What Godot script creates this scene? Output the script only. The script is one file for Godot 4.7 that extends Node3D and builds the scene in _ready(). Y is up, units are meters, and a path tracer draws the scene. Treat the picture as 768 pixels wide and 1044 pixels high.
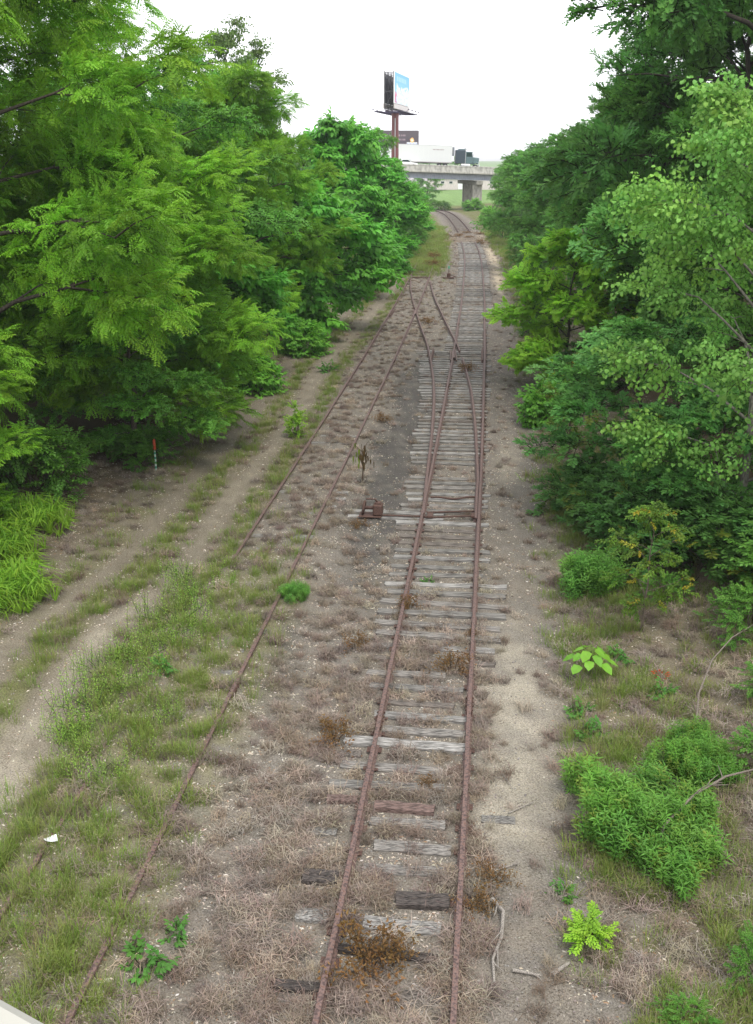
extends Node3D
# An abandoned railway cutting seen from a footbridge: metres, y up, rail tops at y = 0, the camera looks along -z.

var rng := RandomNumberGenerator.new()
var noise_a := FastNoiseLite.new()
var noise_b := FastNoiseLite.new()
var M := {}
var used := {}
var proto := {}
var CENTRE := [[-60, -7.3], [0, -.87], [9.2, .12], [12, .44], [15.3, .80], [20.9, 1.42], [25.9, 1.97], [32.2, 2.66], [42.5, 3.74], [52, 4.72], [60, 5.5], [67.5, 6.25], [84, 7.75], [95, 8.7], [104.6, 9.42], [116, 10.1], [130, 10.85], [144, 11.4], [167, 11.9], [192, 11.8], [221, 11.5], [253, 11.2], [300, 10.4], [420, 6]]
var CROSS := [[20, -.05], [25.5, 0], [28, .05], [31.2, .14], [35.5, .27], [41, .5], [46, .85], [51.4, 1.33], [57, 1.95], [63, 2.6], [68.6, 3.2], [77, 3.86], [84, 4.2], [88, 4.25], [95, 4.25]]
var TRAIL := [[0, -6.3], [14, -6.5], [18.6, -6.8], [22, -6.2], [28, -6.3], [36, -6.2], [47, -6.7], [57, -6.4], [79, -5.9], [94, -5.5], [130, -4.6], [160, -4.5]]
var NEAR_TIES := [[9.42, -1.34, -.76, -.12, 5, .7], [9.45, .0, .6, -.165, 3, .8], [10.05, -.7, .62, -.12, 5, .6], [10.62, -1.32, -.9, -.135, 0, 1.1], [10.55, -.45, .55, -.135, 0, 1.1], [11.32, -1.36, -.88, -.10, 5, 1.2], [11.02, -.08, .62, -.10, 5, 1.15], [11.62, -.6, .55, -.15, 4, .9], [12.1, -.5, .6, -.14, 4, 1.1], [12.66, -.62, .5, -.145, 4, 1.0], [13.12, -1.32, -.85, -.12, 6, .9], [13.0, -.6, .32, -.11, 6, .9], [13.55, -1.36, .45, -.14, 1, 1.0],
	[14.05, -1.25, .4, -.145, 4, 1.0], [14.72, -1.3, .74, -.11, 2, 1.1], [15.15, -.7, .75, -.125, 4, 1.0], [15.62, -.9, .8, -.12, 0, .9], [16.1, -.9, .5, -.145, 3, 1.0], [16.62, -1.1, .65, -.12, 1, .9], [17.15, -1.2, .3, -.13, 4, 1.0], [12.35, -1.5, -1.05, -.155, 1, .8], [14.4, -1.3, -.95, -.15, 3, .8], [12.9, 1.0, 1.5, -.165, 1, .9]]
const HALF := 0.757   # half the distance between rail centres


func _ready() -> void:
	rng.seed = 4242
	# ---- camera, sky, sun, exposure
	var cam := Camera3D.new()
	cam.name = "camera"
	cam.fov = 2.0 * rad_to_deg(atan(522.0 / 1050.0))
	cam.position = Vector3(0, 9, 0)
	cam.rotation = Vector3(-atan(363.0 / 1050.0), 0, 0)
	cam.near = 0.1
	cam.far = 9000.0
	cam.current = true
	add_child(cam)
	var env := Environment.new()
	env.background_mode = Environment.BG_SKY
	var sm := ProceduralSkyMaterial.new()
	sm.sky_top_color = Color(.93, .94, .965)
	sm.sky_horizon_color = Color(.96, .96, .975)
	sm.sky_curve = .12
	sm.ground_bottom_color = Color(.35, .33, .28)
	sm.ground_horizon_color = Color(.6, .6, .58)
	sm.sky_energy_multiplier = 1.0
	var sky := Sky.new()
	sky.sky_material = sm
	env.sky = sky
	env.tonemap_mode = Environment.TONE_MAPPER_LINEAR
	env.tonemap_exposure = 2.05
	env.fog_enabled = true
	env.fog_density = .0003
	env.fog_light_color = Color(.95, .96, .98)
	env.sdfgi_enabled = true
	env.ssao_enabled = true
	env.ssil_enabled = true
	var we := WorldEnvironment.new()
	we.name = "world_environment"
	we.environment = env
	add_child(we)
	var sun := DirectionalLight3D.new()
	sun.name = "sun"
	sun.light_energy = 0.42
	sun.light_angular_distance = 24.0
	sun.light_color = Color(1.0, .97, .92)
	sun.rotation_degrees = Vector3(-62, 28, 0)
	sun.shadow_enabled = true
	sun.sky_mode = DirectionalLight3D.SKY_MODE_LIGHT_ONLY
	add_child(sun)

	noise_a.seed = 11
	noise_a.frequency = 1.0
	noise_a.noise_type = FastNoiseLite.TYPE_SIMPLEX
	noise_b.seed = 57
	noise_b.frequency = 1.0
	noise_b.fractal_octaves = 4
	noise_b.noise_type = FastNoiseLite.TYPE_SIMPLEX
	make_materials()
	# ---- setting
	make_ground()
	make_overpass()
	make_far_side()
	# ---- tracks
	make_main_track()
	make_siding()
	make_crossover()
	make_switch_stands()
	# ---- trees and plants
	make_tree_kinds()
	plant_trees()
	plant_small()
	# ---- things on the road and billboards
	make_truck()
	make_car()
	make_billboard()
	make_far_billboard()
	make_bridge_rail()
	# ---- ground cover and small litter
	scatter_ground()
	make_branches()
	for k in proto:
		proto[k].free()


# ------------------------------------------------------------------ helpers
class MB:
	var v := PackedVector3Array()
	var n := PackedVector3Array()
	var c := PackedColorArray()
	var i := PackedInt32Array()

	func vert(p: Vector3, nn: Vector3, col: Color) -> int:
		v.append(p)
		n.append(nn)
		c.append(col)
		return v.size() - 1

	func face(a: int, b: int, d: int) -> void:
		var cr := (v[b] - v[a]).cross(v[d] - v[a])
		if cr.dot(n[a] + n[b] + n[d]) > 0.0:
			i.append(a); i.append(d); i.append(b)
		else:
			i.append(a); i.append(b); i.append(d)

	func tri(a: Vector3, b: Vector3, d: Vector3, out: Vector3, col: Color) -> void:
		var nn := (b - a).cross(d - a).normalized()
		if nn.dot(out) < 0.0:
			nn = -nn
		var k := vert(a, nn, col)
		vert(b, nn, col)
		vert(d, nn, col)
		face(k, k + 1, k + 2)

	func quad(a: Vector3, b: Vector3, d: Vector3, e: Vector3, out: Vector3, col: Color) -> void:
		var nn := (d - a).cross(e - b).normalized()
		if nn.dot(out) < 0.0:
			nn = -nn
		var k := vert(a, nn, col)
		vert(b, nn, col)
		vert(d, nn, col)
		vert(e, nn, col)
		face(k, k + 1, k + 2)
		face(k, k + 2, k + 3)

	# box with the long edges chamfered by e; p is the eight-corner jitter amount
	func box(t: Transform3D, s: Vector3, col: Color, e := 0.0) -> void:
		var h := s * .5
		if e <= 0.0:
			for ax in 3:
				var u := Vector3.ZERO
				var w := Vector3.ZERO
				var o := Vector3.ZERO
				o[ax] = h[ax]
				u[(ax + 1) % 3] = h[(ax + 1) % 3]
				w[(ax + 2) % 3] = h[(ax + 2) % 3]
				for sg in [-1.0, 1.0]:
					quad(t * (o * sg - u - w), t * (o * sg + u - w), t * (o * sg + u + w), t * (o * sg - u + w), t.basis * (o * sg), col)
			return
		# chamfered: 6 faces + 12 edge strips + 8 corners
		for ax in 3:
			var b1 := (ax + 1) % 3
			var b2 := (ax + 2) % 3
			for sg in [-1.0, 1.0]:
				var o := Vector3.ZERO
				o[ax] = sg * h[ax]
				var u := Vector3.ZERO
				u[b1] = h[b1] - e
				var w := Vector3.ZERO
				w[b2] = h[b2] - e
				quad(t * (o - u - w), t * (o + u - w), t * (o + u + w), t * (o - u + w), t.basis * o, col)
				for s2 in [-1.0, 1.0]:
					var p := Vector3.ZERO
					p[ax] = sg * h[ax]; p[b1] = s2 * (h[b1] - e)
					var q := Vector3.ZERO
					q[ax] = sg * (h[ax] - e); q[b1] = s2 * h[b1]
					quad(t * (p - w), t * (p + w), t * (q + w), t * (q - w), t.basis * (p + q), col)
		for sx in [-1.0, 1.0]:
			for sy in [-1.0, 1.0]:
				for sz in [-1.0, 1.0]:
					tri(t * Vector3(sx * h.x, sy * (h.y - e), sz * (h.z - e)), t * Vector3(sx * (h.x - e), sy * h.y, sz * (h.z - e)), t * Vector3(sx * (h.x - e), sy * (h.y - e), sz * h.z), t.basis * Vector3(sx, sy, sz), col)

	func tube(pts: Array, rad: Array, sides: int, col: Color, cap := true) -> void:
		var base := v.size()
		var m := pts.size()
		var side := Vector3.UP
		for k in m:
			var dir: Vector3 = (pts[mini(k + 1, m - 1)] - pts[maxi(k - 1, 0)]).normalized()
			if k == 0:
				side = dir.cross(Vector3(.31, .2, .93)).normalized()
			else:
				side = (side - dir * side.dot(dir)).normalized()
			var w := dir.cross(side)
			for j in sides:
				var a := TAU * j / sides
				var o := side * cos(a) + w * sin(a)
				vert(pts[k] + o * rad[k], o, col)
		for k in m - 1:
			for j in sides:
				var a := base + k * sides + j
				var b := base + k * sides + (j + 1) % sides
				face(a, b, b + sides)
				face(a, b + sides, a + sides)
		if cap:
			for k in [0, m - 1]:
				var dir: Vector3 = (pts[1] - pts[0] if k == 0 else pts[m - 2] - pts[m - 1]).normalized() * -1.0
				for j in sides:
					tri(pts[k], v[base + k * sides + j], v[base + k * sides + (j + 1) % sides], dir, col)

	func mesh() -> ArrayMesh:
		var a := []
		a.resize(Mesh.ARRAY_MAX)
		a[Mesh.ARRAY_VERTEX] = v
		a[Mesh.ARRAY_NORMAL] = n
		a[Mesh.ARRAY_COLOR] = c
		a[Mesh.ARRAY_INDEX] = i
		var m := ArrayMesh.new()
		if v.size():
			m.add_surface_from_arrays(Mesh.PRIMITIVE_TRIANGLES, a)
		return m


func at(p: Vector3, turn := 0.0) -> Transform3D:
	return Transform3D(Basis(Vector3.UP, turn), p)


func along(table: Array, d: float) -> float:
	var k := 0
	while k < table.size() - 2 and d > table[k + 1][0]:
		k += 1
	var p1: float = table[k][1]
	var p2: float = table[k + 1][1]
	var w: float = table[k + 1][0] - table[k][0]
	var t: float = clampf((d - table[k][0]) / w, 0.0, 1.0)
	var m1: float = (p2 - p1) / w
	var m2: float = m1
	if k > 0:
		m1 = (p2 - table[k - 1][1]) / (table[k + 1][0] - table[k - 1][0])
	if k < table.size() - 2:
		m2 = (table[k + 2][1] - p1) / (table[k + 2][0] - table[k][0])
	var t2 := t * t
	var t3 := t2 * t
	return p1 * (2 * t3 - 3 * t2 + 1) + m1 * w * (t3 - 2 * t2 + t) + p2 * (-2 * t3 + 3 * t2) + m2 * w * (t3 - t2)


var centre_cache := PackedFloat32Array()
func C(d: float) -> float:
	if centre_cache.is_empty():
		for k in 4801:
			centre_cache.append(along(CENTRE, -60.0 + k * .1))
	var f := clampf((d + 60.0) * 10.0, 0.0, 4799.0)
	var k := int(f)
	return lerpf(centre_cache[k], centre_cache[k + 1], f - k)


func heading(d: float) -> float:
	return -atan((C(d + 1.0) - C(d - 1.0)) * .5)


func smooth(a: float, b: float, x: float) -> float:
	return smoothstep(a, b, x)


func bump(x: float, c: float, w: float) -> float:   # 1 at c, falling to 0 at a distance of w
	var t := clampf(1.0 - absf(x - c) / w, 0.0, 1.0)
	return t * t * (3.0 - 2.0 * t)


func G(x: float, d: float) -> float:   # height of the ground
	var s := x - C(d)
	var y := -.19
	y += .012 * bump(s, 0, 1.5) * smooth(26, 14, d)
	if d < 34.0 or s < -3.0:
		var q := bump(s, -4.25, 2.1)
		y += q * (.10 * smooth(60, 20, d) + .045)
		if s < -4.25:
			y += .10 * bump(s, -5.0, .75) * (smooth(13.6, 14.6, d) * smooth(23.4, 22.2, d) + bump(d, 12.1, .5) * .9)
		y += .055 * bump(s, -3.5, .7) * (bump(d, 14.1, .5) + bump(d, 10.4, .45) * 1.2)
	if s < -5.4:
		y += smooth(-7.5, -14.0, s) * .7 + smooth(-12.0, -40.0, s) * 3.0
	if s > 1.6:
		y -= .05 * bump(s, 2.2, 1.0)
		y += smooth(3.6, 16.0, s) * 4.0 * (1.0 - .55 * smooth(20, 60, d)) * (1.0 - .6 * smooth(90, 150, d))
	y += .04 * noise_a.get_noise_2d(x * .35, d * .35) * smooth(.9, 2.0, absf(s)) * (.4 if absf(s + 4.25) < 1.0 else 1.0)
	y += .012 * noise_a.get_noise_2d(x * 2.3, d * 2.3)
	if d > 170.0:
		y -= 1.6 * smooth(172, 240, d)
	return y


func ground_at(x: float, d: float, up := 0.0) -> Vector3:
	return Vector3(x, G(x, d) + up, -d)


func numbered(n: String) -> String:
	used[n] = used.get(n, -1) + 1
	return n if used[n] == 0 else "%s_%03d" % [n, used[n]]


func tag(o: Node, label: String, category: String, group := "", kind := "") -> void:
	o.set_meta("label", label)
	o.set_meta("category", category)
	if group:
		o.set_meta("group", group)
	if kind:
		o.set_meta("kind", kind)


func thing(called: String, label: String, category: String, t := Transform3D(), group := "") -> Node3D:
	var o := Node3D.new()
	o.name = numbered(called)
	o.transform = t
	add_child(o)
	tag(o, label, category, group)
	return o


func part(parent: Node, called: String, mb, material: Material, t := Transform3D()) -> MeshInstance3D:
	var o := MeshInstance3D.new()
	o.name = called if parent != self else numbered(called)
	o.mesh = mb.mesh() if mb is MB else mb
	o.material_override = material
	o.transform = t
	parent.add_child(o, true)
	return o


func scatter(parent: Node, called: String, mesh: Mesh, material: Material, where: Array, tints: Array) -> MultiMeshInstance3D:
	var mm := MultiMesh.new()
	mm.transform_format = MultiMesh.TRANSFORM_3D
	mm.use_colors = true
	mm.mesh = mesh
	mm.instance_count = where.size()
	for k in where.size():
		mm.set_instance_transform(k, where[k])
		mm.set_instance_color(k, tints[k])
	var o := MultiMeshInstance3D.new()
	o.name = called if parent != self else numbered(called)
	o.multimesh = mm
	o.material_override = material
	o.set_meta("kind", "stuff")
	parent.add_child(o, true)
	return o


# ------------------------------------------------------------------ materials
func tex_noise(freq: float, w: int, h: int, ramp: Array, octaves := 5, sd := 1, kind := FastNoiseLite.TYPE_SIMPLEX_SMOOTH) -> NoiseTexture2D:
	var f := FastNoiseLite.new()
	f.seed = sd
	f.frequency = freq
	f.noise_type = kind
	f.fractal_octaves = octaves
	var t := NoiseTexture2D.new()
	t.width = w
	t.height = h
	t.seamless = true
	t.noise = f
	if ramp.size():
		var g := Gradient.new()
		var off := PackedFloat32Array()
		var col := PackedColorArray()
		for r in ramp:
			off.append(r[0])
			col.append(r[1])
		g.offsets = off
		g.colors = col
		t.color_ramp = g
	return t


func mat(called: String, col: Color, rough := .8, metal := 0.0, tex: Texture2D = null, scale := Vector3.ONE, world := false, height: Texture2D = null, relief := 1.0) -> StandardMaterial3D:
	var m := StandardMaterial3D.new()
	m.resource_name = called
	m.albedo_color = col.linear_to_srgb()
	m.roughness = rough
	m.metallic = metal
	m.vertex_color_use_as_albedo = true
	if tex:
		m.albedo_texture = tex
	if height:
		m.heightmap_enabled = true
		m.heightmap_texture = height
		m.heightmap_scale = relief
	if tex or height:
		m.uv1_triplanar = true
		m.uv1_world_triplanar = world
		m.uv1_scale = scale
	M[called] = m
	return m


func grey(x: float) -> Color:
	return Color(x, x, x)


func ground_textures() -> Array:
	# grains, flakes of litter and dark specks on a tile; the mean is near .72
	var n := 1024
	var f := FastNoiseLite.new()
	f.seed = 5
	f.frequency = .05
	f.fractal_octaves = 4
	var base: Image = f.get_seamless_image(n, n)
	var f2 := FastNoiseLite.new()
	f2.seed = 9
	f2.noise_type = FastNoiseLite.TYPE_CELLULAR
	f2.frequency = .11
	f2.fractal_octaves = 2
	var cells: Image = f2.get_seamless_image(n, n)
	var data := PackedByteArray()
	data.resize(n * n * 3)
	var hgt := PackedByteArray()
	hgt.resize(n * n)
	var a := base.get_data()
	var b := cells.get_data()
	var r := RandomNumberGenerator.new()
	r.seed = 77
	for k in n * n:
		var g := .50 + .30 * a[k] / 255.0 + .22 * b[k] / 255.0 + r.randf_range(-.16, .16)
		data[k * 3] = int(clampf(g * 1.01, 0, 1) * 255)
		data[k * 3 + 1] = int(clampf(g, 0, 1) * 255)
		data[k * 3 + 2] = int(clampf(g * .985, 0, 1) * 255)
		hgt[k] = int(clampf(.2 + .4 * a[k] / 255.0 + .4 * b[k] / 255.0 + r.randf_range(-.08, .08), 0, 1) * 255)
	for k in 2600:   # flakes and straws
		var x := r.randi_range(0, n - 1)
		var y := r.randi_range(0, n - 1)
		var ang := r.randf() * TAU
		var l := r.randi_range(4, 17)
		var tone := Color(.98, .92, .82) if r.randf() < .55 else Color(.42, .36, .3)
		tone = tone * r.randf_range(.8, 1.0)
		for j in l:
			for w in r.randi_range(1, 3):
				var px := posmod(x + int(cos(ang) * j - sin(ang) * w), n)
				var py := posmod(y + int(sin(ang) * j + cos(ang) * w), n)
				var q := py * n + px
				data[q * 3] = int(tone.r * 255)
				data[q * 3 + 1] = int(tone.g * 255)
				data[q * 3 + 2] = int(tone.b * 255)
				hgt[q] = 235
	var im := Image.create_from_data(n, n, false, Image.FORMAT_RGB8, data)
	var hm := Image.create_from_data(n, n, false, Image.FORMAT_L8, hgt)
	return [ImageTexture.create_from_image(im), ImageTexture.create_from_image(hm)]


func make_materials() -> void:
	var gt := ground_textures()
	mat("soil", Color(1.3, 1.3, 1.3), .95, 0, gt[0], Vector3(.42, .42, .42), true, gt[1], 2.2)
	M.soil.metallic_specular = .2
	var grain := tex_noise(.03, 512, 512, [[0, grey(.22)], [.36, grey(.55)], [.5, grey(.85)], [.62, grey(1)], [1, grey(.8)]], 5, 3)
	var grain_h := tex_noise(.03, 512, 512, [], 5, 3)
	mat("tie", Color(1, 1, 1), .9, 0, grain, Vector3(.35, 6, 5), false, grain_h, 1.6)
	var rusty := tex_noise(.02, 512, 512, [[0, Color(.45, .4, .4)], [.42, Color(.78, .74, .73)], [.6, Color(1, .95, .92)], [1, Color(.75, .58, .48)]], 5, 8)
	mat("rust", Color(.165, .118, .108), .75, 0, rusty, Vector3(1.5, 1.5, 1.5), true, grain_h, .3)
	mat("rust_dark", Color(.115, .070, .056), .8, 0, rusty, Vector3(3, 3, 3), true)
	mat("rust_head", Color(.27, .175, .145), .5, .25, rusty, Vector3(1.2, 1.2, 1.2), true)
	var bark := tex_noise(.025, 256, 256, [[0, grey(.4)], [.5, grey(.75)], [1, grey(1)]], 4, 12)
	mat("bark", Color(1, 1, 1), .9, 0, bark, Vector3(3, .8, 3), false, bark, 2.0)
	mat("dead_wood", Color(.27, .225, .185), .9, 0, grain, Vector3(5, 5, 5), false)
	mat("pale_wood", Color(.40, .36, .315), .9, 0, grain, Vector3(5, 5, 5), false)
	mat("leaf", Color(1, 1, 1), .5, 0)
	M.leaf.backlight_enabled = true
	M.leaf.backlight = Color(.96, .96, .96)
	M.leaf.metallic_specular = .38
	mat("dry", Color(1, 1, 1), .9, 0)
	M.dry.backlight_enabled = true
	M.dry.backlight = Color(.5, .5, .5)
	M.dry.metallic_specular = .2
	var conc := tex_noise(.012, 512, 512, [[0, grey(.7)], [.5, grey(.9)], [1, grey(1)]], 5, 21)
	mat("concrete", Color(.55, .54, .49), .85, 0, conc, Vector3(.25, .12, .25), true)
	mat("plain", Color(1, 1, 1), .6, 0)
	mat("paint", Color(1, 1, 1), .35, 0)
	mat("metal", Color(1, 1, 1), .4, .5)
	var streak := tex_noise(.03, 256, 256, [[0, grey(.82)], [.5, grey(.95)], [1, grey(1)]], 4, 33)
	mat("steel_paint", Color(1, 1, 1), .55, 0, streak, Vector3(.6, .1, .6), true)
	var g := StandardMaterial3D.new()
	g.albedo_color = Color(.10, .2, .19)
	g.roughness = .08
	g.metallic = .0
	M["glass"] = g
	mat("stone", Color(1, 1, 1), .9, 0)


# ------------------------------------------------------------------ the ground
func soil(x: float, d: float) -> Color:
	var s := x - C(d)
	var n1 := noise_b.get_noise_2d(x * .22, d * .22)
	var n2 := noise_b.get_noise_2d(x * .9 + 50, d * .9)
	var n3 := noise_a.get_noise_2d(x * 3.1, d * 3.1 + 70)
	var c := Color(.232, .216, .193).lerp(Color(.262, .235, .20), clampf(.5 + n2 * .9, 0, 1))
	# grey cinders between the two tracks
	var dark := bump(s, -2.0 + n1 * .5, 1.35) * smooth(22, 27, d) * smooth(54, 44, d) + .5 * bump(s, -3.0, .8) * bump(d, 18.0, 3.0) + .45 * bump(s, -1.8, 1.2) * bump(d, 22.5, 4)
	c = c.lerp(Color(.12, .115, .11), clampf(dark * (1.25 + n2 * 1.5), 0, .95))
	c = c.lerp(Color(.20, .185, .168), .55 * bump(s, -.3, 2.6) * smooth(55, 70, d) * smooth(125, 100, d))
	c = c.lerp(Color(.205, .185, .165), .6 * smooth(.7, 1.2, s) * smooth(3.4, 2.2, s) * smooth(34, 42, d) * smooth(120, 80, d))
	# sand beside the main track
	var sand := bump(s, 1.45 + n1 * .4, .95) * (smooth(21, 17, d) * smooth(11.0, 13.0, d) + .8 * bump(d, 31.5, 3.5) * smooth(1.1, 1.5, s))
	c = c.lerp(Color(.42, .39, .325), clampf(sand * (.9 + n2 * .8), 0, .92))
	c = c.lerp(Color(.58, .5, .38), clampf(bump(s, 2.0, .75) * smooth(68, 80, d) * smooth(140, 120, d) * (.9 + n2), 0, .9))
	# right verge and bank
	c = c.lerp(Color(.235, .205, .145), smooth(2.2, 3.4, s + n2 * .6) * .8)
	c = c.lerp(Color(.19, .195, .085), clampf(bump(s, 3.4, 1.3) * (.25 + n1 + n2 * .5), 0, .6))
	# grassy strip on the siding, then the two-track trail and the litter under the trees
	var grass := smooth(-2.6, -3.4, s + n2 * .5) * smooth(-7.3, -5.6, s + n2 * .4) * smooth(26, 21, d + n1 * 4)
	c = c.lerp(Color(.235, .225, .13), clampf(grass * (.75 + n2 * .9), 0, .8))
	if s < -5.0:
		var p := along(TRAIL, d)
		c = c.lerp(Color(.235, .208, .165), smooth(-4.9, -5.6, s))
		var green := bump(s, p - .85, .6) + .9 * bump(s, p + .8, .55) + .5 * bump(s, p - 2.2, .5)
		c = c.lerp(Color(.18, .195, .075), clampf(green * (.6 + n2 * 1.2), 0, .8))
		var rut := (bump(s, p, .5) + .38 * bump(s, p - 1.65, .45)) * (.5 + .5 * smooth(24, 17, d))
		rut = maxf(rut, smooth(p - 2.6, p - 1.8, s) * smooth(p + 1.0, p + .2, s) * smooth(17, 13.4, d))
		c = c.lerp(Color(.41, .375, .305), clampf(rut * (.72 + n2 * .7), 0, .9))
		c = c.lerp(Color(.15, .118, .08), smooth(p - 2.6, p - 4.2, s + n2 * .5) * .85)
	c = c.lerp(Color(.20, .195, .10), clampf(smooth(-2.2, -3.2, s + n2 * .8) * smooth(78, 92, d) * (.55 + n2), 0, .8))
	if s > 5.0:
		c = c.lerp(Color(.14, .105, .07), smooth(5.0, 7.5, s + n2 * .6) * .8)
	# dead brush and the earth under the bridge, then mown grass
	if d > 110.0:
		c = c.lerp(Color(.22, .165, .11), bump(d, 124, 10) * smooth(5, 2, absf(s)) * .8)
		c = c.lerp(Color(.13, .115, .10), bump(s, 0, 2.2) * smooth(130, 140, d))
		c = c.lerp(Color(.185, .21, .08), smooth(105, 125, d) * smooth(-2.0, -3.4, s + n2 * .6) * .8)
		c = c.lerp(Color(.17, .19, .07), smooth(130, 150, d) * smooth(2.0, 3.5, absf(s)) * .8)
		c = c.lerp(Color(.31, .215, .165), bump(d, 215, 28) * bump(s, -2.5, 5.5))
		c = c.lerp(Color(.20, .33, .11), smooth(238, 250, d))
	var k := 1.0 + n3 * .16 + n1 * .10
	return Color(c.r * k, c.g * k, c.b * k)


func make_ground() -> void:
	var ds := []
	var d := 6.5
	for q in [-300, -150, -40, -10, 0, 4]:
		ds.append(float(q))
	while d < 260.0:
		ds.append(d)
		d += maxf(.12, d * .0115)
	for q in [275, 300, 340, 400, 480, 600, 900, 1400, 2200]:
		ds.append(float(q))
	var ss := []
	for q in [-1800, -900, -400, -150, -80, -50, -36, -28, -23, -19]:
		ss.append(float(q))
	var s := -16.0
	while s < 12.0:
		ss.append(s)
		s += .14 if s > -8.2 and s < 5.0 else .3
	for q in [12.5, 14, 16, 18, 22, 28, 40, 70, 150, 400, 900, 1800]:
		ss.append(float(q))
	var v := PackedVector3Array()
	var n := PackedVector3Array()
	var c := PackedColorArray()
	var idx := PackedInt32Array()
	var w := ss.size()
	for dd in ds:
		for sv in ss:
			var x: float = sv + C(dd)
			var y := G(x, dd)
			v.append(Vector3(x, y, -dd))
			n.append(Vector3(y - G(x + .15, dd), .15, G(x, dd + .15) - y).normalized() if absf(sv) < 30.0 and dd > 0.0 and dd < 300.0 else Vector3.UP)
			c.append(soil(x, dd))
	for r in ds.size() - 1:
		for k in w - 1:
			var a := r * w + k
			idx.append_array([a, a + w, a + 1, a + 1, a + w, a + w + 1])
	var arr := []
	arr.resize(Mesh.ARRAY_MAX)
	arr[Mesh.ARRAY_VERTEX] = v
	arr[Mesh.ARRAY_NORMAL] = n
	arr[Mesh.ARRAY_COLOR] = c
	arr[Mesh.ARRAY_INDEX] = idx
	var m := ArrayMesh.new()
	m.add_surface_from_arrays(Mesh.PRIMITIVE_TRIANGLES, arr)
	var o := part(self, "ground", m, M.soil)
	tag(o, "brown cinder and sand ground of the railway cutting with grassy strips", "ground", "", "structure")


# ------------------------------------------------------------------ tracks
func rail_mesh(path: Array, head := true) -> MB:   # path: points of the rail's top centre line
	var b := MB.new()
	var prof := [[-.033, 0.0], [.033, 0.0], [.036, -.03], [.009, -.045], [.009, -.115], [.065, -.13], [.065, -.15], [-.065, -.15], [-.065, -.13], [-.009, -.115], [-.009, -.045], [-.036, -.03]]
	var np := prof.size()
	for k in path.size() - 1:
		var p: Vector3 = path[k]
		var q: Vector3 = path[k + 1]
		var d0: Vector3 = (path[k + 1] - path[maxi(k - 1, 0)]).normalized()
		var d1: Vector3 = (path[mini(k + 2, path.size() - 1)] - p).normalized()
		var r0 := d0.cross(Vector3.UP).normalized()
		var r1 := d1.cross(Vector3.UP).normalized()
		for j in np:
			var a: Array = prof[j]
			var e: Array = prof[(j + 1) % np]
			var out: Vector3 = r0 * (e[1] - a[1]) * -1.0 + Vector3.UP * (e[0] - a[0])
			b.quad(p + r0 * a[0] + Vector3.UP * a[1], p + r0 * e[0] + Vector3.UP * e[1], q + r1 * e[0] + Vector3.UP * e[1], q + r1 * a[0] + Vector3.UP * a[1], out, Color.WHITE)
	for k in [0, path.size() - 1]:
		var p: Vector3 = path[k]
		var dir: Vector3 = (path[0] - path[1] if k == 0 else path[k] - path[k - 1]).normalized()
		var r := dir.cross(Vector3.UP).normalized()
		b.quad(p + r * .033, p - r * .033, p - r * .036 + Vector3.UP * -.035, p + r * .036 + Vector3.UP * -.035, dir, Color.WHITE)
		b.quad(p + r * .009 + Vector3.UP * -.035, p - r * .009 + Vector3.UP * -.035, p - r * .009 + Vector3.UP * -.13, p + r * .009 + Vector3.UP * -.13, dir, Color.WHITE)
		b.quad(p + r * .065 + Vector3.UP * -.13, p - r * .065 + Vector3.UP * -.13, p - r * .065 + Vector3.UP * -.15, p + r * .065 + Vector3.UP * -.15, dir, Color.WHITE)
	return b


func rail_path(offset: Callable, d0: float, d1: float, step := .8, dip := 0.0) -> Array:
	var out := []
	var k := int(ceil((d1 - d0) / step))
	for j in k + 1:
		var d := lerpf(d0, d1, float(j) / k)
		var x: float = offset.call(d)
		var y := .008 * noise_a.get_noise_2d(d * .2, 5.0 + dip)
		if d > 140.0:
			y += G(x, d) + .17
		out.append(Vector3(x + .006 * noise_a.get_noise_2d(d * .35, 9.0 + dip), y, -d))
	return out


func joint_bar(rail: Node, x: float, d: float) -> void:
	var b := MB.new()
	var t := at(Vector3(x, -.075, -d), heading(d))
	for s in [-1.0, 1.0]:
		b.box(t * Transform3D(Basis(), Vector3(s * .033, 0, 0)), Vector3(.03, .085, .62), Color.WHITE, .006)
		for k in 4:
			b.box(t * Transform3D(Basis(), Vector3(s * .058, .005, -.21 + k * .14)), Vector3(.024, .03, .03), Color.WHITE)
	part(rail, "joint_bar", b, M.rust_dark)


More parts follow.
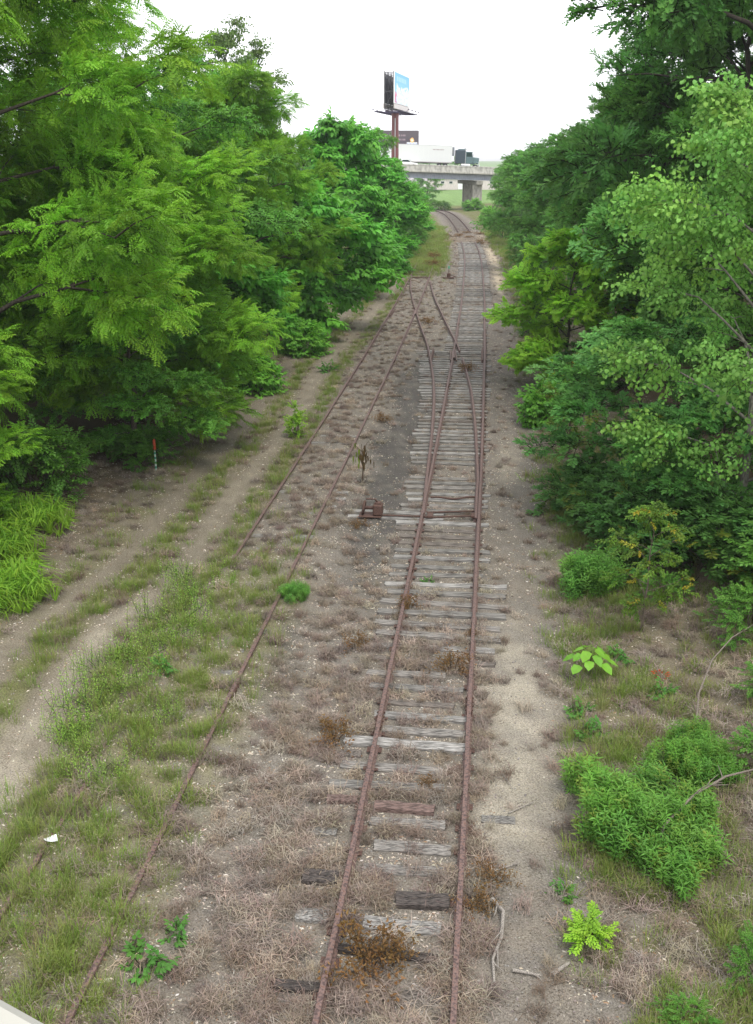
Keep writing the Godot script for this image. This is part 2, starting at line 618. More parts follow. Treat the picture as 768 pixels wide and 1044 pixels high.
var tie_meshes := []
func tie_variant(k: int) -> ArrayMesh:   # unit tie: 1 m long (scaled), 0.22 wide, 0.17 high, top at y = 0, worn and split
	while tie_meshes.size() <= k:
		var r := RandomNumberGenerator.new()
		r.seed = 300 + tie_meshes.size()
		var b := MB.new()
		var nx := 7
		var tops := []
		for j in nx + 1:
			var x := -.5 + float(j) / nx
			if j > 0 and j < nx:
				x += r.randf_range(-.03, .03)
			var rot := r.randf_range(0, .012)
			var w0 := .11 - r.randf_range(0, .014)
			var w1 := .11 - r.randf_range(0, .014)
			var e := r.randf_range(.008, .02)
			var xs := [x, x, x, x, x]
			if j == 0 or j == nx:
				for q in 5:
					xs[q] = x - signf(x) * r.randf_range(0, .022)
			# crack down the middle of the top
			var z := r.randf_range(-.03, .03)
			tops.append([Vector3(xs[0], -.17, -w0), Vector3(xs[0], -e - rot, -w0), Vector3(xs[1], -rot, -w0 + e), Vector3(xs[2], -rot * .4, z - .012), Vector3(xs[2], -.014 - r.randf() * .012, z), Vector3(xs[2], -rot * .4, z + .012), Vector3(xs[3], -rot, w1 - e), Vector3(xs[4], -e - rot, w1), Vector3(xs[4], -.17, w1)])
		for j in nx:
			var p: Array = tops[j]
			var q: Array = tops[j + 1]
			for m in 8:
				var out := Vector3.UP if m > 0 and m < 7 else Vector3(0, 0, -1 if m == 0 else 1)
				b.quad(p[m], p[m + 1], q[m + 1], q[m], out, Color.WHITE)
		for j in [0, nx]:
			var p: Array = tops[j]
			for m in range(1, 7):
				b.tri(p[0] * .5 + p[8] * .5, p[m], p[m + 1], Vector3(p[0].x, 0, 0), Color(.8, .8, .8))
			b.tri(p[0], p[1], p[0] * .5 + p[8] * .5, Vector3(p[0].x, 0, 0), Color(.8, .8, .8))
			b.tri(p[8], p[7], p[0] * .5 + p[8] * .5, Vector3(p[0].x, 0, 0), Color(.8, .8, .8))
		tie_meshes.append(b.mesh())
	return tie_meshes[k]


var tie_mats := []
func tie_mat(k: int) -> StandardMaterial3D:
	if tie_mats.is_empty():
		for col in [Color(.40, .385, .36), Color(.31, .295, .27), Color(.50, .48, .45), Color(.26, .225, .195), Color(.36, .335, .305), Color(.11, .09, .08), Color(.27, .18, .155)]:
			var m: StandardMaterial3D = M.tie.duplicate()
			m.albedo_color = col.linear_to_srgb()
			tie_mats.append(m)
	return tie_mats[k]


func add_tie(parent: Node, d: float, s0: float, s1: float, top: float, tone := -1, width := 1.0, off := 0.0) -> void:
	var h := heading(d)
	var mid := (s0 + s1) * .5
	if tone < 0:
		tone = [0, 0, 1, 1, 2, 3, 4, 4, 0, 1][rng.randi() % 10]
	var p := Vector3(C(d) + off + mid * cos(h), top, -d + mid * -sin(h) * 1.0)
	var bas := Basis(Vector3.UP, h + rng.randf_range(-.035, .035)) * Basis(Vector3.BACK, rng.randf_range(-.006, .006)) * Basis(Vector3.RIGHT, rng.randf_range(-.05, .05))
	bas = bas * Basis.from_scale(Vector3(s1 - s0, 1.0, width * rng.randf_range(.85, 1.1)))
	var flip := Basis(Vector3.UP, PI) if rng.randf() < .5 else Basis()
	part(parent, "tie", tie_variant(rng.randi() % 6), tie_mat(tone), Transform3D(bas * flip, p))


func make_main_track() -> void:
	var t := thing("railway_track", "rusty main line of weathered grey ties curving away through the switch", "railway track")
	for s in [-1.0, 1.0]:
		var off := func(d): return C(d) + s * HALF
		var r := part(t, "rail", rail_mesh(rail_path(off, 2.0, 118.0 if s > 0 else 119.0, .8, s)), M.rust)
		for d in [15.7 + s * .25, 27.4 + s * 5.0, 39.5 - s * 3.0, 60.0 + s]:
			joint_bar(r, off.call(d), d)
		part(t, "rail", rail_mesh(rail_path(off, 135.0, 240.0, 2.0, s)), M.rust_dark)
	# buried and broken ties close to the footbridge: distance, left end, right end, top, tone
	for a in NEAR_TIES:
		add_tie(t, a[0], a[1], a[2], a[3] + .012, a[4], a[5])
	var d := 17.75
	while d < 119.0:
		var s0 := -1.27 + rng.randf_range(-.07, .07)
		var s1 := 1.27 + rng.randf_range(-.07, .07)
		if d > 24.5 and d < 51.0:
			s0 = minf(s0, -along(CROSS, d) - HALF - .62 + rng.randf_range(-.12, .12))
		if d > 22.0 and d < 65:
			s1 = 1.0 + rng.randf_range(-.25, .1)
		if d > 19.4 and d < 21.6:
			s1 += .18
		var top := -.13 + rng.randf_range(-.018, .012) + .012 * smooth(26, 18, d) * rng.randf()
		if rng.randf() > (.1 if d > 25 else .04):
			add_tie(t, d, s0, s1, top, -1, 1.0)
		d += (.5 if d > 24 else .53) * rng.randf_range(.85, 1.15)
	while d < 230.0:
		add_tie(t, d, -1.25, 1.25, G(C(d), d) + .03, 3)
		d += 1.1
	# spikes and tie plates, too small to tell apart
	var b := MB.new()
	d = 9.4
	while d < 60.0:
		for s in [-1.0, 1.0]:
			var q := at(Vector3(C(d) + s * HALF, -.148, -d), heading(d))
			b.box(q, Vector3(.24, .014, .15), Color.WHITE)
		d += .52
	var o := part(t, "tie_plates", b, M.rust_dark)
	o.set_meta("kind", "stuff")


func make_siding() -> void:
	var t := thing("siding_track", "disused siding with rails half sunk in weeds and soil", "railway track")
	var right := func(d): return C(d) - 4.25 + HALF - .022 * smooth(84, 130, d) * (d - 84)
	var left := func(d): return C(d) - 4.25 - HALF - .022 * smooth(84, 130, d) * (d - 84)
	for seg in [[right, 2.0, 128.0], [left, 2.0, 13.7], [left, 22.3, 98.0]]:
		var r := part(t, "rail", rail_mesh(rail_path(seg[0], seg[1], seg[2], .8, 3.0)), M.rust)
		for d in [16.5, 33.0, 48.0]:
			if d > seg[1] and d < seg[2]:
				joint_bar(r, seg[0].call(d), d)
	var d := 9.5
	while d < 95.0:
		if rng.randf() < .45:
			add_tie(t, d, -4.25 - rng.randf_range(.3, 1.1), -4.25 + rng.randf_range(.2, 1.0), G(C(d) - 4.25, d) + rng.randf_range(-.03, .012), 1)
		d += .9


func make_crossover() -> void:
	var t := thing("crossover_track", "rusty crossover rails leading from the main line to the siding", "railway track")
	var a := func(d): return C(d) - along(CROSS, d) - HALF + .03 * smooth(29, 26, d)
	var b := func(d): return C(d) - along(CROSS, d) + HALF - .075 * smooth(30, 25.5, d)
	part(t, "rail", rail_mesh(rail_path(a, 26.0, 62.6, .8, 6.0)), M.rust)
	part(t, "rail", rail_mesh(rail_path(a, 64.6, 84.0, .8, 6.0)), M.rust)
	part(t, "rail", rail_mesh(rail_path(b, 25.6, 48.4, .8, 8.0)), M.rust)
	part(t, "rail", rail_mesh(rail_path(b, 50.2, 80.0, .8, 8.0)), M.rust)
	# frogs where the rails cross, with wing rails
	for f in [[49.3, C(49.3) - HALF], [63.6, C(63.6) - 4.25 + HALF]]:
		var m := MB.new()
		var q := at(Vector3(f[1], -.03, -f[0]), heading(f[0]) + .05)
		m.box(q, Vector3(.17, .06, 1.7), Color.WHITE, .02)
		m.box(q * at(Vector3(-.13, .0, .3)), Vector3(.055, .07, 2.6), Color.WHITE, .01)
		m.box(q * at(Vector3(.13, .0, .3)), Vector3(.055, .07, 2.6), Color.WHITE, .01)
		part(t, "frog", m, M.rust)
	for g in [[49.3, C(49.3) + HALF - .11], [49.3, b.call(49.3) - 1.40], [63.6, C(63.6) - 4.25 - HALF + .11]]:
		var gp := func(d): return g[1] + (d - g[0]) * .1
		part(t, "guard_rail", rail_mesh(rail_path(gp, g[0] - 1.6, g[0] + 1.6, .8, 1.0)), M.rust_dark)
	# rods under the points
	var rod := MB.new()
	for q in [[25.85, 0.0], [26.25, .02]]:
		var x0: float = C(q[0]) - HALF + .1
		rod.tube([Vector3(x0, -.09, -q[0]), Vector3(x0 + 1.3, -.09, -q[0] - .13)], [.025, .025], 6, Color.WHITE)
	for e in [-.55, .62]:
		rod.box(at(Vector3(C(26) + e, -.07, -25.95), heading(26)), Vector3(.16, .07, .28), Color.WHITE, .01)
	part(t, "switch_rod", rod, M.rust_dark)
	var bent := MB.new()
	var pts := []
	var rad := []
	for k in 13:
		var f := k / 12.0
		pts.append(Vector3(C(27.5) - .62 + f * 1.24, -.085 + .02 * sin(f * 9.0), -27.55 + .09 * sin(f * PI)))
		rad.append(.028)
	bent.tube(pts, rad, 6, Color.WHITE)
	part(t, "bent_gauge_rod", bent, M.rust_dark)


func make_switch_stands() -> void:
	var d := 26.1
	var h := heading(d)
	var t := thing("switch_stand", "low rusty switch stand on two long grey ties beside the points", "switch stand", at(Vector3(C(d) - 2.15, -.12, -d), h))
	var b := MB.new()
	b.box(at(Vector3(0, .02, 0)), Vector3(.62, .03, .42), Color.WHITE, .008)
	part(t, "base_plate", b, M.rust_dark)
	b = MB.new()
	b.box(at(Vector3(.20, .19, .0)), Vector3(.26, .30, .30), Color.WHITE, .03)
	b.box(at(Vector3(.20, .36, .0)), Vector3(.16, .08, .18), Color.WHITE, .02)
	part(t, "gear_case", b, M.rust_dark)
	b = MB.new()
	var ring := []
	var rr := []
	for k in 15:
		var a := TAU * k / 14.0
		ring.append(Vector3(-.18 + .03 * sin(a), .22 + .17 * sin(a), .16 * cos(a)))
		rr.append(.035)
	b.tube(ring, rr, 6, Color.WHITE)
	b.tube([Vector3(-.2, .22, 0), Vector3(.1, .22, 0)], [.05, .05], 8, Color.WHITE)
	part(t, "crank_wheel", b, M.rust_dark)
	b = MB.new()
	b.tube([Vector3(.2, .38, 0), Vector3(.12, .50, .1), Vector3(-.1, .52, .16)], [.022, .02, .024], 6, Color.WHITE)
	part(t, "lever", b, M.rust_dark)
	b = MB.new()
	b.tube([Vector3(.3, .04, .06), Vector3(1.5, .03, .02)], [.024, .024], 6, Color.WHITE)
	part(t, "connecting_rod", b, M.rust_dark)
	# the long ties under it
	for k in 2:
		var q := thing("long_tie", ["long pale grey tie under the switch stand, bare top facing the footbridge", "second long tie under the switch stand, mostly behind its base"][k], "tie", Transform3D(), "long ties under the switch stand")
		add_tie(q, 25.86 + k * .42, -2.78 + k * .06, -.15, -.125, 2 if k == 0 else 0, 1.05)
	d = 83.0
	t = thing("switch_stand", "small distant switch stand with a green target between the tracks", "switch stand", at(Vector3(C(d) - 1.95, -.15, -d), heading(d)))
	b = MB.new()
	b.box(at(Vector3(0, .06, 0)), Vector3(.9, .1, .4), Color.WHITE, .02)
	b.box(at(Vector3(0, .25, 0)), Vector3(.3, .3, .3), Color.WHITE, .03)
	b.tube([Vector3(.1, .3, 0), Vector3(.6, .1, .1)], [.03, .03], 6, Color.WHITE)
	part(t, "gear_case", b, M.rust_dark)
	b = MB.new()
	b.tube([Vector3(0, .3, 0), Vector3(0, .85, 0)], [.025, .025], 6, Color.WHITE)
	part(t, "target_staff", b, M.rust_dark)
	b = MB.new()
	b.box(at(Vector3(0, .85, 0)), Vector3(.16, .22, .02), Color(.12, .4, .25), .004)
	part(t, "green_target", b, M.paint)
	t = thing("point_rod", "rusty rod lying across the siding in front of the distant green target", "rod", at(Vector3(C(d) - 4.25, -.06, -d), heading(d)))
	b = MB.new()
	b.tube([Vector3(-.8, 0, 0), Vector3(.85, 0, 0)], [.04, .04], 6, Color.WHITE)
	part(t, "bar", b, M.rust)


# ------------------------------------------------------------------ overpass and what lies beyond
const DECK := 215.0
func deck_at(x: float, dz := 0.0, up := 0.0) -> Transform3D:   # on the road's near edge; x along the bridge, dz away from the camera
	var sl := -.034
	return Transform3D(Basis(Vector3(1, sl, 0).normalized(), Vector3(-sl, 1, 0).normalized(), Vector3(0, 0, 1)), Vector3(x, 6.15 - (x - 12.0) * .034 + up, -DECK - dz))


func make_overpass() -> void:
	var t := thing("road_overpass", "concrete highway overpass with pale parapet and grey steel girders", "bridge")
	var b := MB.new()
	b.box(deck_at(14, 6.0, -.15), Vector3(92, .3, 12.6), Color(.9, .9, .88), .03)
	part(t, "deck", b, M.concrete)
	b = MB.new()
	b.box(deck_at(14, 6.0, .012), Vector3(92, .02, 11.6), Color(.09, .09, .09))
	part(t, "road_surface", b, M.plain)
	for k in 3:
		b = MB.new()
		var q := deck_at(14, .6 + k * 5.2, -.86)
		b.box(q, Vector3(90, 1.1, .03), Color(.33, .36, .42))
		b.box(q * at(Vector3(0, -.56, 0)), Vector3(90, .05, .42), Color(.36, .39, .45))
		b.box(q * at(Vector3(0, .535, 0)), Vector3(90, .03, .4), Color(.33, .36, .42))
		for j in 30:
			b.box(q * at(Vector3(-43.5 + j * 3.0, -.01, .1)), Vector3(.03, 1.06, .15), Color(.3, .33, .39))
		part(t, "girder", b, M.steel_paint)
	for side in 2:
		for k in 12:
			b = MB.new()
			var q := deck_at(-26.0 + k * 7.6, side * 11.7 + .15, .48)
			b.box(q, Vector3(7.57, 1.0, .28), Color(1.35, 1.32, 1.2), .03)
			b.box(q * at(Vector3(0, .55, 0)), Vector3(7.57, .16, .38), Color(1.4, 1.37, 1.25), .02)
			part(t, "parapet_panel", b, M.concrete)
	for k in 2:
		var x: float = [18.6, -14.0][k]
		for j in 3:
			b = MB.new()
			var y1: float = 6.15 - (x - 12) * .034 - 1.6 - .75
			var y0 := G(x, DECK + 3) - .6
			b.box(at(Vector3(x + 1.6 - mini(j, 1) * 1.3, (y0 + y1) * .5, -DECK - 1.6 - j * 4.2)), Vector3(1.9, y1 - y0, 1.2), Color(.75, .73, .70), .08)
			part(t, "pier_column", b, M.concrete)
		b = MB.new()
		b.box(at(Vector3(x + .5, 6.15 - (x - 12) * .034 - 1.6 - .4, -DECK - 5.8), .25), Vector3(1.35, .72, 12.0), Color(.6, .59, .56), .05)
		part(t, "pier_cap", b, M.concrete)
	for x in [-31.5, 59.5]:
		b = MB.new()
		b.box(at(Vector3(x, 1.2, -DECK - 6)), Vector3(2.4, 6.4, 13), Color(.8, .79, .75), .05)
		part(t, "abutment", b, M.concrete)


func slope_mound(x0: float, x1: float, y0: float, y1: float, label: String) -> void:
	# earth ramp that carries the road up to the bridge
	var b := MB.new()
	var n := 14
	var rows := []
	for k in n + 1:
		var f := float(k) / n
		var x := lerpf(x0, x1, f)
		var y := lerpf(y0, y1, f)
		var e := 14.0
		rows.append([Vector3(x, -2.6, -DECK + e), Vector3(x, y, -DECK + .3), Vector3(x, y, -DECK - 12.4), Vector3(x, -2.6, -DECK - 12 - e)])
	for k in n:
		for j in 3:
			var p: Array = rows[k]
			var q: Array = rows[k + 1]
			b.quad(p[j], q[j], q[j + 1], p[j + 1], Vector3(0, 1, [1, 0, -1][j]), Color(.13, .17, .06))
	var o := part(self, "road_embankment", b, M.soil)
	tag(o, label, "embankment", "", "structure")


func make_far_side() -> void:
	slope_mound(-32.0, -330.0, 7.6, 3.0, "grassy embankment carrying the highway at the billboard end of the overpass")
	slope_mound(60.0, 330.0, 4.4, 0.5, "grassy embankment carrying the highway beyond the concrete piers")
	# white industrial building beyond the underpass
	var g := G(25, 340)
	var t := thing("warehouse", "long white flat-roofed building with a tall white door beyond the underpass", "building", at(Vector3(31, g, -340)))
	var b := MB.new()
	b.box(at(Vector3(0, 1.6, -8)), Vector3(34, 3.2, 16), Color(.70, .62, .60))
	part(t, "wall", b, M.steel_paint)
	b = MB.new()
	b.box(at(Vector3(0, 3.32, -8)), Vector3(34.6, .24, 16.6), Color(.42, .36, .36), .03)
	part(t, "roof", b, M.plain)
	b = MB.new()
	b.box(at(Vector3(-3.9, 1.75, .06)), Vector3(3.0, 3.1, .1), Color(.83, .86, .85), .02)
	var dr := part(t, "loading_door", b, M.paint)
	for k in 4:
		b = MB.new()
		b.box(at(Vector3(-3.9, .5 + k * .75, .115)), Vector3(2.9, .7, .03), Color(.83, .86, .85), .01)
		part(dr, "panel", b, M.paint)
	for a in [[1.4, 1.1, 1.9, .9], [-12.5, 1.05, 2.0, .9], [9.0, 1.05, 2.1, 1.0]]:
		b = MB.new()
		b.box(at(Vector3(a[0], a[1], .05)), Vector3(a[3], a[2], .08), Color(.25, .22, .23), .01)
		part(t, "door", b, M.paint)
	for a in [-10.2, -7.6, 5.2]:
		b = MB.new()
		b.box(at(Vector3(a, 2.2, .05)), Vector3(1.2, .8, .08), Color(.7, .7, .7), .01)
		var w := part(t, "window", b, M.paint)
		b = MB.new()
		b.box(at(Vector3(a, 2.2, .1)), Vector3(1.0, .62, .02), Color.WHITE)
		part(w, "pane", b, M.glass)
	t = thing("shed", "small white shed at the dirt path end beyond the overpass", "building", at(Vector3(12.9, g, -330), .3))
	b = MB.new()
	b.box(at(Vector3(0, 1.5, -3)), Vector3(5.5, 3.0, 6), Color(.72, .68, .68))
	part(t, "wall", b, M.steel_paint)
	b = MB.new()
	for s in [-1.0, 1.0]:
		b.quad(Vector3(-2.95, 2.95, .2 if s > 0 else -6.2), Vector3(2.95, 2.95, .2 if s > 0 else -6.2), Vector3(2.95, 4.0, -3), Vector3(-2.95, 4.0, -3), Vector3(0, 1, s), Color(.3, .28, .29))
	part(t, "roof", b, M.plain)
	b = MB.new()
	b.box(at(Vector3(-.9, 1.1, .04)), Vector3(1.2, 2.1, .08), Color(.35, .33, .34), .01)
	part(t, "door", b, M.paint)


# ------------------------------------------------------------------ vehicles
func wheel(parent: Node, p: Vector3, r: float, w: float) -> void:
	var b := MB.new()
	b.tube([p + Vector3(0, 0, w * .5), p + Vector3(0, 0, w * .42), p - Vector3(0, 0, w * .42), p - Vector3(0, 0, w * .5)], [r * .86, r, r, r * .86], 18, Color(.025, .025, .027))
	var o := part(parent, "wheel", b, M.plain)
	b = MB.new()
	b.tube([p + Vector3(0, 0, w * .52), p + Vector3(0, 0, w * .3)], [r * .5, r * .55], 14, Color(.45, .45, .46))
	part(o, "rim", b, M.metal)


func make_truck() -> void:
	var base := deck_at(3.4, 3.2, .5) * Transform3D(Basis.from_scale(Vector3(.94, 1, 1)), Vector3.ZERO)
	var t := thing("semi_truck", "white semi trailer pulled by a dark blue-green tractor on the overpass", "truck", base)
	var white := Color(.70, .72, .71)
	var b := MB.new()
	b.box(at(Vector3(6.15, 2.75, 0)), Vector3(12.3, 3.15, 2.55), white, .06)
	var tr := part(t, "trailer_body", b, M.paint)
	b = MB.new()
	b.box(at(Vector3(6.15, 1.13, 1.27)), Vector3(12.2, .12, .05), Color(.4, .38, .36), .01)
	b.box(at(Vector3(6.15, 4.34, 1.27)), Vector3(12.25, .08, .05), Color(.55, .56, .55), .01)
	for k in 11:
		b.box(at(Vector3(.7 + k * 1.1, 2.75, 1.285)), Vector3(.03, 3.0, .02), Color(.78, .79, .77))
	part(tr, "side_rail", b, M.paint)
	b = MB.new()
	for k in 9:   # an unreadable line of small red-grey letters
		var w := .16 + .06 * sin(k * 2.3)
		b.box(at(Vector3(8.3 + k * .27, 3.55 + .01 * sin(k * 4.0), 1.30)), Vector3(w, .18, .012), Color(.35, .27, .28))
	part(tr, "lettering", b, M.paint)
	b = MB.new()
	b.box(at(Vector3(12.55, 3.3, 0)), Vector3(.5, 1.7, 2.0), Color(.20, .22, .24), .08)
	part(tr, "refrigeration_unit", b, M.paint)
	b = MB.new()
	b.box(at(Vector3(12.5, 1.9, .85)), Vector3(.55, 1.0, .6), Color(.85, .87, .87), .04)
	part(tr, "fuel_box", b, M.paint)
	b = MB.new()
	b.box(at(Vector3(6.0, .98, .5)), Vector3(11.5, .16, .2), Color(.1, .1, .1))
	b.box(at(Vector3(6.0, .98, -.5)), Vector3(11.5, .16, .2), Color(.1, .1, .1))
	b.box(at(Vector3(7.6, .6, .8)), Vector3(.12, .9, .12), Color(.15, .15, .15))
	b.box(at(Vector3(.15, .75, 0)), Vector3(.1, .12, 2.3), Color(.3, .3, .3))
	part(t, "chassis", b, M.paint)
	for x in [2.6, 3.85, 9.7, 11.0]:
		for z in [-1.0, 1.0]:
			wheel(t, Vector3(x, .5, z), .5, .5)
	# tractor
	var teal := Color(.03, .05, .065)
	b = MB.new()
	b.box(at(Vector3(14.15, 2.35, 0)), Vector3(2.2, 2.6, 2.4), teal, .12)
	b.box(at(Vector3(14.5, 3.72, 0)), Vector3(1.7, .3, 2.2), Color(.10, .16, .17), .1)
	part(t, "sleeper_cab", b, M.paint)
	b = MB.new()
	b.box(at(Vector3(15.95, 1.75, 0)), Vector3(1.5, 1.4, 2.3), Color(.09, .15, .16), .1)
	b.box(at(Vector3(15.95, 3.28, 0)), Vector3(1.5, .16, 2.25), Color(.12, .19, .2), .06)
	for z in [-1.08, 1.08]:
		b.box(at(Vector3(15.3, 2.8, z)), Vector3(.16, .95, .1), Color(.09, .15, .16), .02)
		b.box(at(Vector3(16.55, 2.8, z)), Vector3(.1, .95, .1), Color(.09, .15, .16), .02)
	part(t, "cab", b, M.paint)
	b = MB.new()
	b.box(at(Vector3(16.62, 2.82, 0)) * Transform3D(Basis(Vector3.BACK, .16), Vector3.ZERO), Vector3(.05, .95, 2.05), Color.WHITE)
	part(t, "windscreen", b, M.glass)
	for z in [-1.1, 1.1]:
		b = MB.new()
		b.box(at(Vector3(15.95, 2.82, z)), Vector3(1.1, .85, .04), Color.WHITE)
		part(t, "side_window", b, M.glass)
	b = MB.new()
	b.box(at(Vector3(17.35, 1.75, 0)) * Transform3D(Basis(Vector3.BACK, -.09), Vector3.ZERO), Vector3(1.5, 1.15, 1.7), Color(.10, .17, .175), .12)
	part(t, "bonnet", b, M.paint)
	b = MB.new()
	for z in [-.95, .95]:
		b.tube([Vector3(16.9, .95, z), Vector3(17.15, 1.3, z), Vector3(17.6, 1.38, z), Vector3(17.95, 1.1, z)], [.1, .16, .16, .1], 8, Color(.09, .15, .16))
	part(t, "front_fender", b, M.paint)
	b = MB.new()
	b.box(at(Vector3(18.15, .75, 0)), Vector3(.2, .42, 2.35), Color(.75, .76, .76), .05)
	part(t, "bumper", b, M.metal)
	for z in [-.85, .85]:
		b = MB.new()
		b.box(at(Vector3(18.1, 1.25, z)), Vector3(.12, .22, .3), Color(.8, .8, .78), .03)
		part(t, "headlight", b, M.paint)
		b = MB.new()
		b.tube([Vector3(15.15, .9, z * 1.3), Vector3(15.15, 4.1, z * 1.3)], [.09, .09], 10, Color(.6, .6, .6))
		part(t, "exhaust_stack", b, M.metal)
		b = MB.new()
		b.tube([Vector3(14.4, .75, z * 1.22), Vector3(16.2, .75, z * 1.22)], [.32, .32], 14, Color(.62, .63, .63))
		part(t, "fuel_tank", b, M.metal)
		b = MB.new()
		b.box(at(Vector3(16.75, 2.7, z * 1.55)), Vector3(.08, .6, .22), Color(.3, .3, .3), .02)
		part(t, "mirror", b, M.metal)
		wheel(t, Vector3(17.4, .5, z * 1.12), .5, .32)


func make_car() -> void:
	var t := thing("parked_car", "small white car with blue-green glass beside the truck trailer's tail", "car", deck_at(3.9, 1.4, .55))
	t.name = "white_car"
	var b := MB.new()
	var body := [[0.0, .45], [.05, .85], [1.0, .98], [3.2, .95], [4.2, .82], [4.35, .5], [4.3, .3], [.05, .3]]
	var glass := [[.75, .97], [1.25, 1.42], [2.35, 1.45], [3.05, .97]]
	for set_ in [[body, .86, Color(.82, .83, .82)], [glass, .74, Color(.82, .83, .82)]]:
		var p: Array = set_[0]
		for s in [-1.0, 1.0]:
			for k in range(1, p.size() - 1):
				b.tri(Vector3(p[0][0], p[0][1], s * set_[1]), Vector3(p[k][0], p[k][1], s * set_[1]), Vector3(p[k + 1][0], p[k + 1][1], s * set_[1]), Vector3(0, 0, s), set_[2])
		for k in p.size():
			var a: Array = p[k]
			var e: Array = p[(k + 1) % p.size()]
			b.quad(Vector3(a[0], a[1], -set_[1]), Vector3(e[0], e[1], -set_[1]), Vector3(e[0], e[1], set_[1]), Vector3(a[0], a[1], set_[1]), Vector3((a[0] + e[0]) * .5 - 2.0, (a[1] + e[1]) * .5 - .9, 0), set_[2])
	part(t, "body", b, M.paint)
	for s in [-1.0, 1.0]:
		b = MB.new()
		b.quad(Vector3(.95, 1.0, s * .755), Vector3(1.32, 1.36, s * .755), Vector3(2.3, 1.39, s * .755), Vector3(2.85, 1.0, s * .755), Vector3(0, 0, s), Color(.8, 1, 1))
		part(t, "side_window", b, M.glass)
		for x in [.85, 3.45]:
			wheel(t, Vector3(x, .31, s * .78), .31, .2)
	b = MB.new()
	b.quad(Vector3(2.42, 1.43, -.66), Vector3(2.42, 1.43, .66), Vector3(3.06, .99, .66), Vector3(3.06, .99, -.66), Vector3(1, 1, 0), Color.WHITE)
	part(t, "windscreen", b, M.glass, at(Vector3(.02, .02, 0)))
	b = MB.new()
	b.quad(Vector3(.76, .99, -.66), Vector3(.76, .99, .66), Vector3(1.22, 1.4, .66), Vector3(1.22, 1.4, -.66), Vector3(-1, 1, 0), Color.WHITE)
	part(t, "rear_window", b, M.glass, at(Vector3(-.02, .02, 0)))


# ------------------------------------------------------------------ billboards
func poster(kind: int) -> StandardMaterial3D:
	var w := 256
	var h := 96
	var im := Image.create(w, h, false, Image.FORMAT_RGB8)
	var f := FastNoiseLite.new()
	f.seed = 3 + kind
	f.frequency = .03
	for y in h:
		for x in w:
			var c: Color
			var n := f.get_noise_2d(x, y * 1.4)
			if kind == 0:   # blue field above, white shapes below, a pink patch at one end
				c = Color(.42, .74, .93).lerp(Color(.60, .83, .97), float(y) / h)
				if y < 26 and y > 10 and x > 24 and x < 200 and (x / 9 + y / 30) % 3 != 0:
					c = c.lerp(Color(.85, .93, .98), .5)
				if y > 44 + int(n * 26) and x > 26:
					c = Color(.93, .96, 1.0)
				if y > 60 and x < 30 + int(n * 30):
					c = Color(.85, .42, .60)
				if y > 50 and f.get_noise_2d(x * 3.0, y * 2.0 + 300) > .28:
					c = Color(.62, .84, .95)
			else:   # dark grey-violet field, two lines of pale strokes, a white box with a flame over it
				c = Color(.33, .28, .31).lerp(Color(.27, .23, .29), float(y) / h)
				for line in [[22, 34, 20, 170], [48, 60, 30, 175]]:
					if y > line[0] and y < line[1] and x > line[2] and x < line[3] and (x * 7 / 10) % 9 > 3 and f.get_noise_2d(x * 6.0, line[0] * 9.0) > -.25:
						c = Color(.68, .58, .62)
				if x > 176 and x < 248 and y > 70 and y < 90:
					c = Color(.93, .93, .97)
					if y > 76 and y < 85 and (x / 5) % 2 == 0:
						c = Color(.45, .5, .78)
				var r := Vector2(x - 212, (y - 58) * 1.1).length()
				if r < 15 + n * 6:
					c = Color(.95, .72, .45) if r > 8 else Color(.98, .92, .85)
			im.set_pixel(x, y, c)
	var m := StandardMaterial3D.new()
	m.albedo_texture = ImageTexture.create_from_image(im)
	m.roughness = .5
	return m


func panel_mesh(w: float, h: float) -> ArrayMesh:
	var m := QuadMesh.new()
	m.size = Vector2(w, h)
	var st := SurfaceTool.new()
	st.create_from(m, 0)
	return st.commit()


